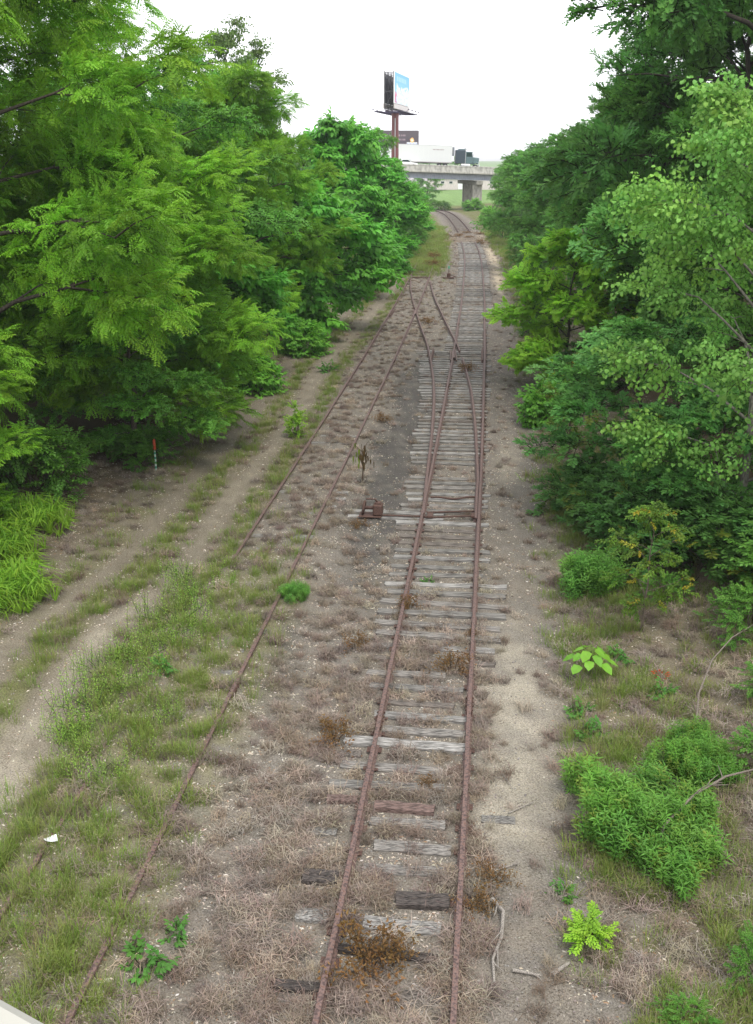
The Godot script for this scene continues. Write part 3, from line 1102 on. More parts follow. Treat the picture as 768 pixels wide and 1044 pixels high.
func make_billboard() -> void:
	# local x runs along the faces (away from the camera), local z towards the track side
	var t := thing("billboard", "tall two-sided billboard on one maroon post with a blue and white poster", "billboard", Transform3D(Basis(Vector3.UP, PI / 2 - .185), Vector3(2.95, 0, -174)))
	var b := MB.new()
	b.tube([Vector3(0, -2.0, 0), Vector3(0, 15.6, 0)], [.62, .58], 20, Color(.18, .05, .05))
	part(t, "post", b, M.paint)
	b = MB.new()
	b.tube([Vector3(-.62, -1, .1), Vector3(-.60, 14.6, .1)], [.07, .07], 8, Color(.55, .55, .57))
	part(t, "conduit", b, M.metal)
	for s in [-1.0, 1.0]:
		b = MB.new()
		b.box(at(Vector3(1.3, 18.85, s * .82)), Vector3(14.4, 4.5, .16), Color(.9, .9, .9), .02)
		var fc := part(t, "face_panel", b, M.paint)
		var p := part(fc, "poster", panel_mesh(14.1, 4.3), poster(0), Transform3D(Basis(Vector3.UP, 0.0 if s > 0 else PI), Vector3(1.3, 18.85, s * .91)))
		b = MB.new()
		b.box(at(Vector3(1.3, 16.2, s * .82)), Vector3(14.4, .72, .12), Color(.52, .47, .44), .02)
		part(t, "apron", b, M.paint)
	for s in [-1.0, 1.0]:
		b = MB.new()
		b.box(at(Vector3(1.3, 18.7, s * .71)), Vector3(14.2, 4.1, .04), Color(.035, .035, .045))
		part(t, "panel_back", b, M.paint)
	b = MB.new()
	b.box(at(Vector3(8.3, 18.3, 0)), Vector3(.06, 4.6, 1.34), Color(.04, .04, .05))
	part(t, "end_panel", b, M.paint)
	for k in 6:
		b = MB.new()
		var x := -5.6 + k * 2.75
		for z in [-.66, .66]:
			b.box(at(Vector3(x, 18.4, z)), Vector3(.14, 5.6, .12), Color(.045, .045, .05), .01)
		for y in [15.8, 18.3, 20.9]:
			b.box(at(Vector3(x, y, 0)), Vector3(.1, .1, 1.3), Color(.05, .05, .055))
		b.tube([Vector3(x, 15.9, -.6), Vector3(x, 18.3, .6), Vector3(x, 20.8, -.6)], [.04, .04, .04], 5, Color(.07, .07, .075))
		part(t, "frame_upright", b, M.paint)
	b = MB.new()
	for z in [-.5, .5]:
		b.box(at(Vector3(1.3, 15.55, z)), Vector3(14.0, .3, .2), Color(.07, .045, .07), .02)
	part(t, "main_beam", b, M.paint)
	for s in [-1.0, 1.0]:
		b = MB.new()
		b.box(at(Vector3(1.3, 15.45, s * 1.75)), Vector3(15.2, .06, .9), Color(.10, .085, .17), .01)
		for k in 8:
			b.box(at(Vector3(-5.6 + k * 1.97, 15.36, s * 1.2)), Vector3(.08, .1, 2.2), Color(.09, .07, .14))
		part(t, "catwalk", b, M.metal)
		for k in 4:
			b = MB.new()
			b.tube([Vector3(-4 + k * 3.5, 15.48, s * 1.3), Vector3(-4 + k * 3.5, 15.4, s * 2.3), Vector3(-4 + k * 3.5, 15.7, s * 2.75)], [.035, .035, .035], 5, Color(.08, .07, .1))
			b.box(at(Vector3(-4 + k * 3.5, 15.75, s * 2.8)), Vector3(.5, .14, .25), Color(.12, .1, .14), .02)
			part(t, "floodlight", b, M.metal)


func make_far_billboard() -> void:
	var t := thing("far_billboard", "dark far billboard with two pale text lines behind the truck", "billboard", at(Vector3(6.3, -3.1, -300), .05))
	var b := MB.new()
	b.box(at(Vector3(0, 16.6, 0)), Vector3(10.6, 4.2, .3), Color(.1, .09, .1), .03)
	var f := part(t, "face_panel", b, M.paint)
	part(f, "poster", panel_mesh(10.4, 4.0), poster(1), at(Vector3(0, 16.6, .17)))
	b = MB.new()
	b.box(at(Vector3(0, 14.3, .35)), Vector3(10.6, .1, .8), Color(.2, .19, .2))
	part(t, "catwalk", b, M.metal)
	for k in 4:
		b = MB.new()
		b.box(at(Vector3(-4.2 + k * 2.8, 9.3, -.35)), Vector3(.3, 18.8, .3), Color(.30, .27, .3), .02)
		part(t, "post", b, M.paint)


func make_bridge_rail() -> void:
	# top rail of the footbridge's own parapet, just below the camera
	var dir := Vector3(.866, 0, .5)
	var p := Vector3(-.25, 8.45, -.565)
	var side := Vector3(.5, 0, -.866)
	var bas := Basis(dir, Vector3.UP, dir.cross(Vector3.UP))
	var t := thing("footbridge_railing", "white painted railing of the footbridge at the lower corner", "railing", Transform3D(bas, p - side * .06))
	var b := MB.new()
	b.box(at(Vector3(-.4, -.04, 0)), Vector3(2.2, .08, .12), Color(.78, .78, .76), .012)
	part(t, "handrail", b, M.concrete)
	b = MB.new()
	b.box(at(Vector3(-.4, -.92, 0)), Vector3(2.2, .06, .06), Color(.8, .8, .8), .01)
	part(t, "lower_rail", b, M.paint)
	for x in [-1.3, -.35, .6]:
		b = MB.new()
		b.box(at(Vector3(x, -.58, 0)), Vector3(.05, 1.0, .05), Color(.8, .8, .8), .01)
		part(t, "post", b, M.paint)


# ------------------------------------------------------------------ trees
func leaf2(b: MB, p: Vector3, dir: Vector3, up: Vector3, l: float, w: float, fold: float, col: Color) -> void:   # a leaf folded along its midrib
	var side := dir.cross(up).normalized()
	var u := side.cross(dir).normalized()
	var tip := p + dir * l - u * l * .12
	var m := p + dir * l * .42
	var a := m + side * w * .5 + u * fold * w
	var e := m - side * w * .5 + u * fold * w
	b.tri(p, a, tip, u, col)
	b.tri(p, tip, e, u, col)


func leaf4(b: MB, p: Vector3, dir: Vector3, up: Vector3, l: float, w: float, fold: float, col: Color) -> void:   # a broad leaf of six triangles
	var side := dir.cross(up).normalized()
	var u := side.cross(dir).normalized()
	var m := p + dir * l * .5 - u * l * .03
	var tip := p + dir * l - u * l * .2
	for s in [-1.0, 1.0]:
		var a: Vector3 = p + dir * l * .14 + side * s * w * .42 + u * fold * w
		var e: Vector3 = p + dir * l * .62 + side * s * w * .40 + u * fold * w * .7 - u * l * .06
		b.tri(p, a, m, u, col)
		b.tri(a, e, m, u, col)
		b.tri(e, tip, m, u, col)


func lobed(b: MB, p: Vector3, dir: Vector3, up: Vector3, l: float, w: float, fold: float, col: Color) -> void:   # an oak leaf: three pairs of lobes
	var side := dir.cross(up).normalized()
	var u := side.cross(dir).normalized()
	for s in [-1.0, 1.0]:
		for k in 3:
			var f: float = [.18, .45, .72][k]
			var o: float = [.36, .5, .36][k]
			var q: Vector3 = p + dir * l * (f + .14) + side * s * w * o + u * fold * w
			b.tri(p + dir * l * (f - .14), q, p + dir * l * (f + .24), u, col)


func vary(r: RandomNumberGenerator, a: float) -> Color:
	var k := 1.0 + r.randf_range(-a, a)
	return Color(k * (1.0 + r.randf_range(-.06, .1)), k, k * (1.0 + r.randf_range(-.1, .1)))


func spray_mesh(kind: String) -> ArrayMesh:   # a leafy twig about half a metre long, pointing along -z
	var b := MB.new()
	var r := RandomNumberGenerator.new()
	r.seed = hash(kind)
	var twig := Color(.16, .13, .09)
	var fwd := Vector3(0, 0, -1)
	if kind == "locust":
		b.tube([Vector3.ZERO, Vector3(0, .03, -.25), Vector3(0, 0, -.5)], [.008, .006, .002], 3, twig, false)
		for k in 8:
			var f := k / 7.0
			var az := (1.0 if k % 2 else -1.0) * lerpf(1.15, .25, f) + r.randf_range(-.2, .2)
			var dir := Vector3(sin(az), r.randf_range(-.35, .1), -cos(az)).normalized()
			var p := Vector3(0, .03 * sin(f * PI), -.06 - f * .42)
			var len := r.randf_range(.22, .32)
			var n := 6
			for j in n:
				var q := p + dir * len * (.15 + .85 * j / (n - 1.0)) + Vector3.DOWN * .05 * pow(j / (n - 1.0), 2.0)
				for s in [-1.0, 1.0]:
					var ld: Vector3 = (dir * .45 + dir.cross(Vector3.UP).normalized() * s + Vector3.DOWN * r.randf_range(.05, .45)).normalized()
					leaf2(b, q, ld, Vector3.UP + Vector3(r.randf_range(-.6, .6), 0, r.randf_range(-.6, .6)), r.randf_range(.075, .12), .045, .15, vary(r, .26))
	elif kind == "oak":
		b.tube([Vector3.ZERO, Vector3(0, .02, -.22), Vector3(0, 0, -.42)], [.01, .008, .004], 3, twig, false)
		for k in 13:
			var f := pow(k / 12.0, .7)
			var az := k * 2.4
			var dir := (Vector3(sin(az), .35 * cos(az), -.25 - f * .8) + Vector3(0, r.randf_range(-.25, .3), 0)).normalized()
			lobed(b, Vector3(0, .01, -.08 - f * .34), dir, Vector3(r.randf_range(-.5, .5), 1, r.randf_range(-.5, .5)), r.randf_range(.11, .17), r.randf_range(.08, .11), .15, vary(r, .2))
	elif kind == "aspen":
		b.tube([Vector3.ZERO, Vector3(0, .03, -.3), Vector3(0, 0, -.6)], [.008, .006, .002], 3, Color(.35, .33, .27), false)
		for k in 13:
			var f := k / 12.0
			var az := k * 2.4
			var p := Vector3(0, .03 * sin(f * PI), -.12 - f * .48)
			var out := Vector3(sin(az), .5 * cos(az), -.3).normalized()
			var q := p + out * .07
			var dir := (out * .5 + Vector3.DOWN * r.randf_range(.3, .9) + Vector3(r.randf_range(-.3, .3), 0, r.randf_range(-.3, .3))).normalized()
			leaf4(b, q, dir, out + Vector3(r.randf_range(-.4, .4), .4, r.randf_range(-.4, .4)), r.randf_range(.075, .105), .09, .08, vary(r, .2))
	elif kind == "catalpa":
		b.tube([Vector3.ZERO, Vector3(0, .03, -.3), Vector3(0, 0, -.5)], [.012, .01, .005], 3, twig, false)
		for k in 9:
			var f := k / 8.0
			var az := (1.0 if k % 2 else -1.0) * lerpf(1.5, .2, f) + r.randf_range(-.2, .2)
			var dir := Vector3(sin(az), r.randf_range(-.75, -.1), -cos(az)).normalized()
			leaf4(b, Vector3(0, .03, -.08 - f * .4) + dir * .08, dir, Vector3(r.randf_range(-.25, .25), 1, r.randf_range(-.25, .25)), r.randf_range(.19, .27), r.randf_range(.15, .2), .09, vary(r, .16))
	elif kind == "maple":
		b.tube([Vector3.ZERO, Vector3(0, .0, -.25), Vector3(0, -.04, -.48)], [.01, .008, .003], 3, twig, false)
		for k in 8:
			var f := k / 7.0
			var az := (1.0 if k % 2 else -1.0) * lerpf(1.4, .15, f) + r.randf_range(-.2, .2)
			var dir := Vector3(sin(az), r.randf_range(-.35, .05), -cos(az)).normalized()
			var q := Vector3(0, 0, -.08 - f * .36) + dir * .07
			var sd := dir.cross(Vector3.UP).normalized()
			for j in 5:
				var a := (j - 2) * .62
				leaf2(b, q, (dir * cos(a) + sd * sin(a) + Vector3.DOWN * .12).normalized(), Vector3.UP + Vector3(r.randf_range(-.2, .2), 0, r.randf_range(-.2, .2)), (.15 - absf(j - 2) * .022) * r.randf_range(.9, 1.1), .05, .06, vary(r, .13))
	elif kind == "fern":   # upright feathery shoots of the low green patch
		for k in 15:
			var f := k / 14.0
			var az := k * 2.4
			var dir := Vector3(sin(az), .55 - f * .1, cos(az)).normalized()
			leaf2(b, Vector3(0, .04 + f * .26, 0), dir, Vector3.UP, r.randf_range(.09, .15), .022, .1, vary(r, .2))
		b.tube([Vector3.ZERO, Vector3(.01, .3, 0)], [.004, .002], 3, Color(.1, .18, .04), false)
	elif kind == "strap":   # long arching grassy leaves
		for k in 12:
			var az := k * 2.4
			var o := Vector3(sin(az), 0, cos(az))
			var sd := o.cross(Vector3.UP) * .012
			var l := r.randf_range(.3, .6)
			var p0 := o * .02
			var p1 := o * l * .35 + Vector3.UP * l * .62
			var p2 := o * l * .95 + Vector3.UP * l * .45
			var cc := vary(r, .2)
			b.quad(p0 - sd, p0 + sd, p1 + sd, p1 - sd, Vector3.UP, cc)
			b.tri(p1 - sd, p1 + sd, p2, Vector3.UP, cc)
	elif kind == "wisp":   # one thin upright weed stem with narrow leaves
		b.tube([Vector3.ZERO, Vector3(.03, .35, 0), Vector3(.0, .72, .05)], [.005, .004, .002], 3, Color(.16, .22, .06), false)
		for k in 16:
			var f := k / 15.0
			var az := k * 2.4
			leaf2(b, Vector3(.03 * sin(f * PI), .08 + f * .62, .05 * f * f), Vector3(sin(az), .5 + f * .5, cos(az)).normalized(), Vector3.UP, r.randf_range(.06, .12) * (1.1 - f * .5), .02, .1, vary(r, .22))
	elif kind == "dry":   # small curled dead leaves on a forked twig
		b.tube([Vector3.ZERO, Vector3(0, .02, -.2), Vector3(0, 0, -.42)], [.006, .005, .002], 3, Color(.45, .5, .6), false)
		for k in 15:
			var q := Vector3(r.randf_range(-.12, .12), r.randf_range(-.08, .1), -r.randf_range(.08, .46))
			leaf2(b, q, Vector3(r.randfn(), r.randfn() - .3, r.randfn()).normalized(), Vector3(r.randfn(), r.randfn(), r.randfn()), r.randf_range(.05, .10), r.randf_range(.025, .045), r.randf_range(.1, .5), vary(r, .35))
	else:   # plain leafy twig
		b.tube([Vector3.ZERO, Vector3(0, .02, -.22), Vector3(0, 0, -.44)], [.008, .006, .002], 3, twig, false)
		for k in 18:
			var f := k / 17.0
			var az := k * 2.4
			var dir := (Vector3(sin(az), .4 * cos(az), -.3 - f * .5) + Vector3(0, r.randf_range(-.4, .2), 0)).normalized()
			leaf2(b, Vector3(0, .01, -.05 - f * .38), dir, Vector3(r.randf_range(-.4, .4), 1, r.randf_range(-.4, .4)), r.randf_range(.09, .13), r.randf_range(.05, .065), .12, vary(r, .18))
	return b.mesh()


func look_basis(f: Vector3, up: Vector3, s: float) -> Basis:
	f = f.normalized()
	var x := f.cross(up)
	if x.length() < .05:
		x = f.cross(Vector3(1, .1, 0))
	x = x.normalized()
	var y := x.cross(f).normalized()
	return Basis(x * s, y * s, -f * s)


# A tree: trunk and limbs as one tapered mesh, and leafy twigs gathered in clumps at the limb ends.
func make_tree(kind: String, sd: int, o: Dictionary) -> Node3D:
	var r := RandomNumberGenerator.new()
	r.seed = sd
	var h: float = o.h
	var rad: float = o.r
	var cb: float = o.get("cb", .15)
	var col: Color = o.col
	var trunk_r: float = o.get("tr", h * .016)
	var bark: Color = o.get("bark", Color(.11, .09, .07))
	var lean: Vector3 = o.get("lean", Vector3.ZERO)
	var b := MB.new()
	var tp := []
	var tr := []
	for k in 8:
		var f := k / 7.0
		tp.append(Vector3(r.randf_range(-.05, .05) * h * f, f * h * .9, r.randf_range(-.05, .05) * h * f) * Vector3(.5, 1, .5) + lean * f * f)
		tr.append(trunk_r * (1.0 - f * .85) * (1.35 if k == 0 else 1.0))
	tp[0].y = -.3
	b.tube(tp, tr, 9, bark)
	var clumps := []
	var nl: int = o.get("limbs", 16)
	for k in nl:
		var f := (k + .5) / nl
		var y0 := lerpf(maxf(cb * .55, .05), .86, pow(f, .9)) * h
		var q := y0 / (.9 * h) * 7.0
		var j := clampi(int(q), 0, 6)
		var p0: Vector3 = tp[j].lerp(tp[j + 1], q - j)
		var az := k * 2.399 + r.randf_range(-.4, .4)
		var top := lerpf(cb, 1.0, f)
		var prof := pow(sin(PI * clampf(.16 + .80 * f, 0, 1)), o.get("pow", .75))
		var reach := rad * prof * r.randf_range(.78, 1.12)
		var p3: Vector3 = Vector3(cos(az) * reach, 0, sin(az) * reach) + p0 + Vector3.UP * (top * h - y0 - .06 * h + reach * o.get("rise", .25) * r.randf_range(.3, 1.2))
		p3.y = minf(maxf(p3.y, cb * h * .6 + .2), h * .96)
		var p1 := p0.lerp(p3, .35) + Vector3.UP * reach * .10
		var p2 := p0.lerp(p3, .7) + Vector3.UP * reach * .10 + Vector3(r.randf_range(-.2, .2), 0, r.randf_range(-.2, .2))
		var r0 := trunk_r * lerpf(.42, .2, f)
		b.tube([p0, p1, p2, p3], [r0, r0 * .7, r0 * .45, r0 * .15], 5, bark, false)
		var cr: float = rad * o.get("clump", .30)
		clumps.append([p3, cr * r.randf_range(.75, 1.1), vary(r, o.get("tone", .16))])
		for e in o.get("forks", 3):
			var base: Vector3 = [p1, p2, p2, p3][e % 4]
			var a2 := az + r.randf_range(-1.3, 1.3)
			var pe := base + Vector3(cos(a2), r.randf_range(-.15, .45), sin(a2)) * reach * r.randf_range(.2, .36)
			b.tube([base, base.lerp(pe, .5) + Vector3.UP * .05, pe], [r0 * .4, r0 * .28, r0 * .1], 4, bark, false)
			clumps.append([pe, cr * r.randf_range(.6, 1.0), vary(r, o.get("tone", .16))])
	clumps.append([tp[7], rad * .3, vary(r, .1)])
	var root := Node3D.new()
	part(root, "trunk", b, M.bark)
	var where := []
	var tints := []
	var n: int = o.n
	var flat: float = o.get("flat", .6)
	var total := 0.0
	for c in clumps:
		total += c[1] * c[1]
	for c in clumps:
		var m := int(n * c[1] * c[1] / total) + 1
		for k in m:
			var dv := Vector3(r.randfn(), r.randfn() + .45, r.randfn()).normalized()
			var p: Vector3 = c[0] + dv * Vector3(1, flat, 1) * c[1] * (.35 + .65 * pow(r.randf(), .45))
			if p.y < .08:
				p.y = .08 + r.randf() * .2
			var away := Vector3(p.x - lean.x * p.y / h, 0, p.z - lean.z * p.y / h).normalized()
			var f: Vector3 = (dv * .7 + away * .6 + Vector3.DOWN * o.get("droop", .25) + Vector3(r.randfn(), r.randfn() * .7, r.randfn()) * .5)
			var bs := look_basis(f, Vector3.UP + dv * .35 + Vector3(r.randfn(), 0, r.randfn()) * .2, o.get("size", 1.0) * r.randf_range(.6, 1.35))
			where.append(Transform3D(bs, p - bs * Vector3(0, 0, -.25)))
			var t: Color = c[2] * vary(r, .2)
			if o.has("odd") and r.randf() < o.get("odd_share", .04):
				t = t.lerp(Color(o.odd.r / col.r, o.odd.g / col.g, o.odd.b / col.b), r.randf_range(.4, .9))
			tints.append(Color(col.r * t.r, col.g * t.g, col.b * t.b))
	if not M.has("spray_" + kind):
		M["spray_" + kind] = spray_mesh(kind)
	scatter(root, "crown", M["spray_" + kind], M.leaf, where, tints)
	return root


# A bush: several stems from the ground, leafy twigs through a dome.
func make_bush(kind: String, sd: int, o: Dictionary) -> Node3D:
	var r := RandomNumberGenerator.new()
	r.seed = sd
	var h: float = o.h
	var rad: float = o.r
	var col: Color = o.col
	var b := MB.new()
	var bark: Color = o.get("bark", Color(.13, .10, .075))
	var where := []
	var tints := []
	var ns: int = o.get("stems", 9)
	var lumps := []
	for k in ns:
		var az := k * 2.4 + r.randf_range(-.3, .3)
		var q := sqrt((k + .5) / ns)
		var rg: float = o.get("ragged", .08)
		var e := Vector3(cos(az) * rad * q * .85, h * (1.0 - .5 * q * q) * r.randf_range(.8 - rg, 1.0), sin(az) * rad * q * .85) * Vector3(1.0 + r.randf_range(-rg, rg), 1, 1.0 + r.randf_range(-rg, rg))
		b.tube([Vector3(e.x * .15, -.1, e.z * .15), e * Vector3(.5, .55, .5), e], [.012 + h * .005, .01 + h * .003, .005], 4, bark, false)
		lumps.append([e, vary(r, .14)])
	var n: int = o.n
	for k in n:
		var l: Array = lumps[r.randi() % lumps.size()]
		var dv := Vector3(r.randfn(), r.randfn() + .3, r.randfn()).normalized()
		var lr: float = rad * o.get("lump", .42)
		var p: Vector3 = l[0] + dv * Vector3(lr, minf(lr, h * .35), lr) * pow(r.randf(), .4)
		p.y = clampf(p.y, .05, h * 1.05)
		if r.randf() < .35:
			p.y *= r.randf()
		var out := Vector3(p.x, 0, p.z).normalized()
		var bs: Basis
		if o.get("upright", false):
			bs = Basis(Vector3.UP, r.randf() * TAU) * Basis(Vector3.RIGHT, r.randf_range(-.5, .5)) * Basis.from_scale(Vector3.ONE * o.get("size", 1.0) * r.randf_range(.75, 1.25))
			if o.get("low", false):
				p.y = r.randf_range(-.05, .12)
			where.append(Transform3D(bs, p - Vector3.UP * .1))
		else:
			bs = look_basis(dv * .6 + out * .5 + Vector3(r.randfn(), r.randfn() - .2, r.randfn()) * .3, Vector3.UP + dv * .4, o.get("size", 1.0) * r.randf_range(.75, 1.2))
			where.append(Transform3D(bs, p - bs * Vector3(0, 0, -.2)))
		var t: Color = l[1] * vary(r, .15)
		if o.has("odd") and r.randf() < o.get("odd_share", .05):
			t = t.lerp(Color(o.odd.r / col.r, o.odd.g / col.g, o.odd.b / col.b), r.randf_range(.4, .9))
		tints.append(Color(col.r * t.r, col.g * t.g, col.b * t.b))
	var root := Node3D.new()
	part(root, "stems", b, M.bark)
	if not M.has("spray_" + kind):
		M["spray_" + kind] = spray_mesh(kind)
	scatter(root, "foliage", M["spray_" + kind], M.leaf, where, tints)
	return root


func put(kind: String, called: String, x: float, d: float, scale: Vector3, label: String, category: String, group := "", turn := -100.0) -> Node3D:
	var o: Node3D = proto[kind].duplicate()
	o.name = numbered(called)
	var a := turn if turn > -50.0 else rng.randf() * TAU
	o.transform = Transform3D(Basis(Vector3.UP, a) * Basis.from_scale(scale), ground_at(x, d, -.05))
	add_child(o)
	tag(o, label, category, group)
	return o


func make_tree_kinds() -> void:
	var locust := Color(.22, .47, .035)
	var broad := Color(.15, .46, .05)
	var oak := Color(.145, .365, .075)
	proto["locust_a"] = make_tree("locust", 1, {h = 12.0, r = 4.2, cb = .10, limbs = 24, forks = 4, n = 6200, col = locust, flat = .65, droop = .15, size = .7, clump = .28, tone = .28, tr = .17})
	proto["locust_b"] = make_tree("locust", 2, {h = 10.0, r = 4.0, cb = .05, limbs = 24, forks = 4, n = 6200, col = locust, flat = .65, droop = .15, size = .7, clump = .28, tone = .28, lean = Vector3(1.2, 0, 0.3), tr = .15})
	proto["catalpa_a"] = make_tree("catalpa", 3, {h = 8.0, r = 3.3, cb = .04, limbs = 22, forks = 4, n = 2000, col = broad, flat = .55, droop = .35, size = 1.15, clump = .3, tone = .15})
	proto["catalpa_b"] = make_tree("catalpa", 4, {h = 11.0, r = 3.0, cb = .06, limbs = 24, forks = 4, n = 2300, col = broad * Color(.9, .95, 1.0), flat = .6, droop = .35, size = 1.15, clump = .34, tone = .15})
	proto["oak_a"] = make_tree("oak", 5, {h = 13.0, r = 4.2, cb = .10, limbs = 24, forks = 4, n = 4600, col = oak, flat = .6, droop = .12, size = 1.15, clump = .27, tone = .22})
	proto["oak_b"] = make_tree("oak", 6, {h = 12.0, r = 4.0, cb = .08, limbs = 22, forks = 4, n = 4300, col = oak * Color(1.1, 1.06, .95), flat = .6, droop = .12, size = 1.15, clump = .28, tone = .22})
	proto["oak_small"] = make_tree("oak", 7, {h = 6.0, r = 2.2, cb = .08, limbs = 18, forks = 4, n = 1700, col = oak * Color(1.05, 1.05, 1.15), flat = .55, droop = .12, size = .95, clump = .30, tone = .2, odd = Color(.24, .2, .02), odd_share = .02})
	proto["aspen"] = make_tree("aspen", 8, {h = 10.4, r = 2.9, cb = .16, limbs = 26, forks = 3, n = 2300, col = Color(.205, .44, .085), flat = .6, droop = .2, size = 1.0, clump = .24, tone = .16, tr = .11, bark = Color(.30, .28, .23), rise = .5, pow = .5})
	proto["maple"] = make_tree("maple", 9, {h = 6.5, r = 2.6, cb = .04, limbs = 18, forks = 4, n = 2400, col = Color(.36, .68, .06), flat = .34, droop = .2, size = 1.05, clump = .3, tone = .12, tr = .09})
	proto["leafy_a"] = make_tree("plain", 10, {h = 12.0, r = 4.0, cb = .08, limbs = 22, forks = 4, n = 3200, col = Color(.14, .36, .05), flat = .55, droop = .25, size = 1.35, clump = .28, tone = .2})
	proto["leafy_b"] = make_tree("plain", 11, {h = 9.0, r = 3.2, cb = .05, limbs = 20, forks = 4, n = 2400, col = Color(.155, .385, .06), flat = .6, droop = .25, size = 1.3, clump = .3, tone = .18})
	proto["airy"] = make_tree("aspen", 12, {h = 15.0, r = 3.0, cb = .45, limbs = 22, forks = 3, n = 1100, col = Color(.14, .25, .07), flat = .55, droop = .2, size = 1.2, clump = .2, tone = .16, tr = .15, rise = .55})
	proto["bush_leafy"] = make_bush("plain", 20, {h = 2.0, r = 1.5, n = 520, col = Color(.11, .27, .04), stems = 10})
	proto["bush_oak"] = make_bush("oak", 21, {h = 2.2, r = 1.4, n = 520, col = Color(.11, .27, .06), stems = 9, odd = Color(.2, .2, .02), odd_share = .03})
	proto["bush_light"] = make_bush("catalpa", 22, {h = 1.6, r = 1.1, n = 300, col = Color(.15, .40, .045), stems = 8, size = .75})
	proto["bush_fresh"] = make_bush("plain", 31, {h = 1.3, r = 1.0, n = 240, col = Color(.13, .31, .045), stems = 11, size = .62, lump = .34})
	proto["fern_patch"] = make_bush("fern", 23, {h = .72, r = 1.1, n = 1350, col = Color(.155, .36, .055), stems = 20, upright = true, size = .85, lump = .24, ragged = .3, odd = Color(.28, .36, .06), odd_share = .15, bark = Color(.1, .16, .04)})
	proto["fern_small"] = make_bush("fern", 24, {h = .6, r = .62, n = 420, col = Color(.15, .37, .06), stems = 12, upright = true, size = .8, lump = .35, bark = Color(.1, .16, .04)})
	proto["strap_clump"] = make_bush("strap", 25, {h = .35, r = .8, n = 70, col = Color(.24, .46, .045), stems = 9, upright = true, size = 1.0, bark = Color(.1, .16, .04)})
	proto["tall_weed"] = make_bush("wisp", 26, {h = .4, r = .85, n = 64, col = Color(.32, .56, .09), stems = 12, upright = true, low = true, size = .8, lump = .5, bark = Color(.12, .18, .05)})
	proto["low_weed"] = make_bush("catalpa", 27, {h = .28, r = .26, n = 22, col = Color(.09, .25, .04), stems = 5, size = .32})
	proto["yellow_sapling"] = make_tree("plain", 28, {h = 3.0, r = .9, cb = .22, limbs = 14, forks = 3, n = 170, col = Color(.13, .25, .03), flat = .7, droop = .2, size = .7, clump = .3, odd = Color(.5, .38, .03), odd_share = .14, tr = .03, bark = Color(.2, .16, .12)})
	proto["lime_weed"] = make_bush("plain", 29, {h = 1.15, r = .32, n = 110, col = Color(.30, .56, .05), stems = 6, size = .62, lump = .5})
	proto["dry_sprig"] = make_bush("dry", 30, {h = .40, r = .36, n = 40, col = Color(.27, .155, .06), stems = 7, size = .62, lump = .5})


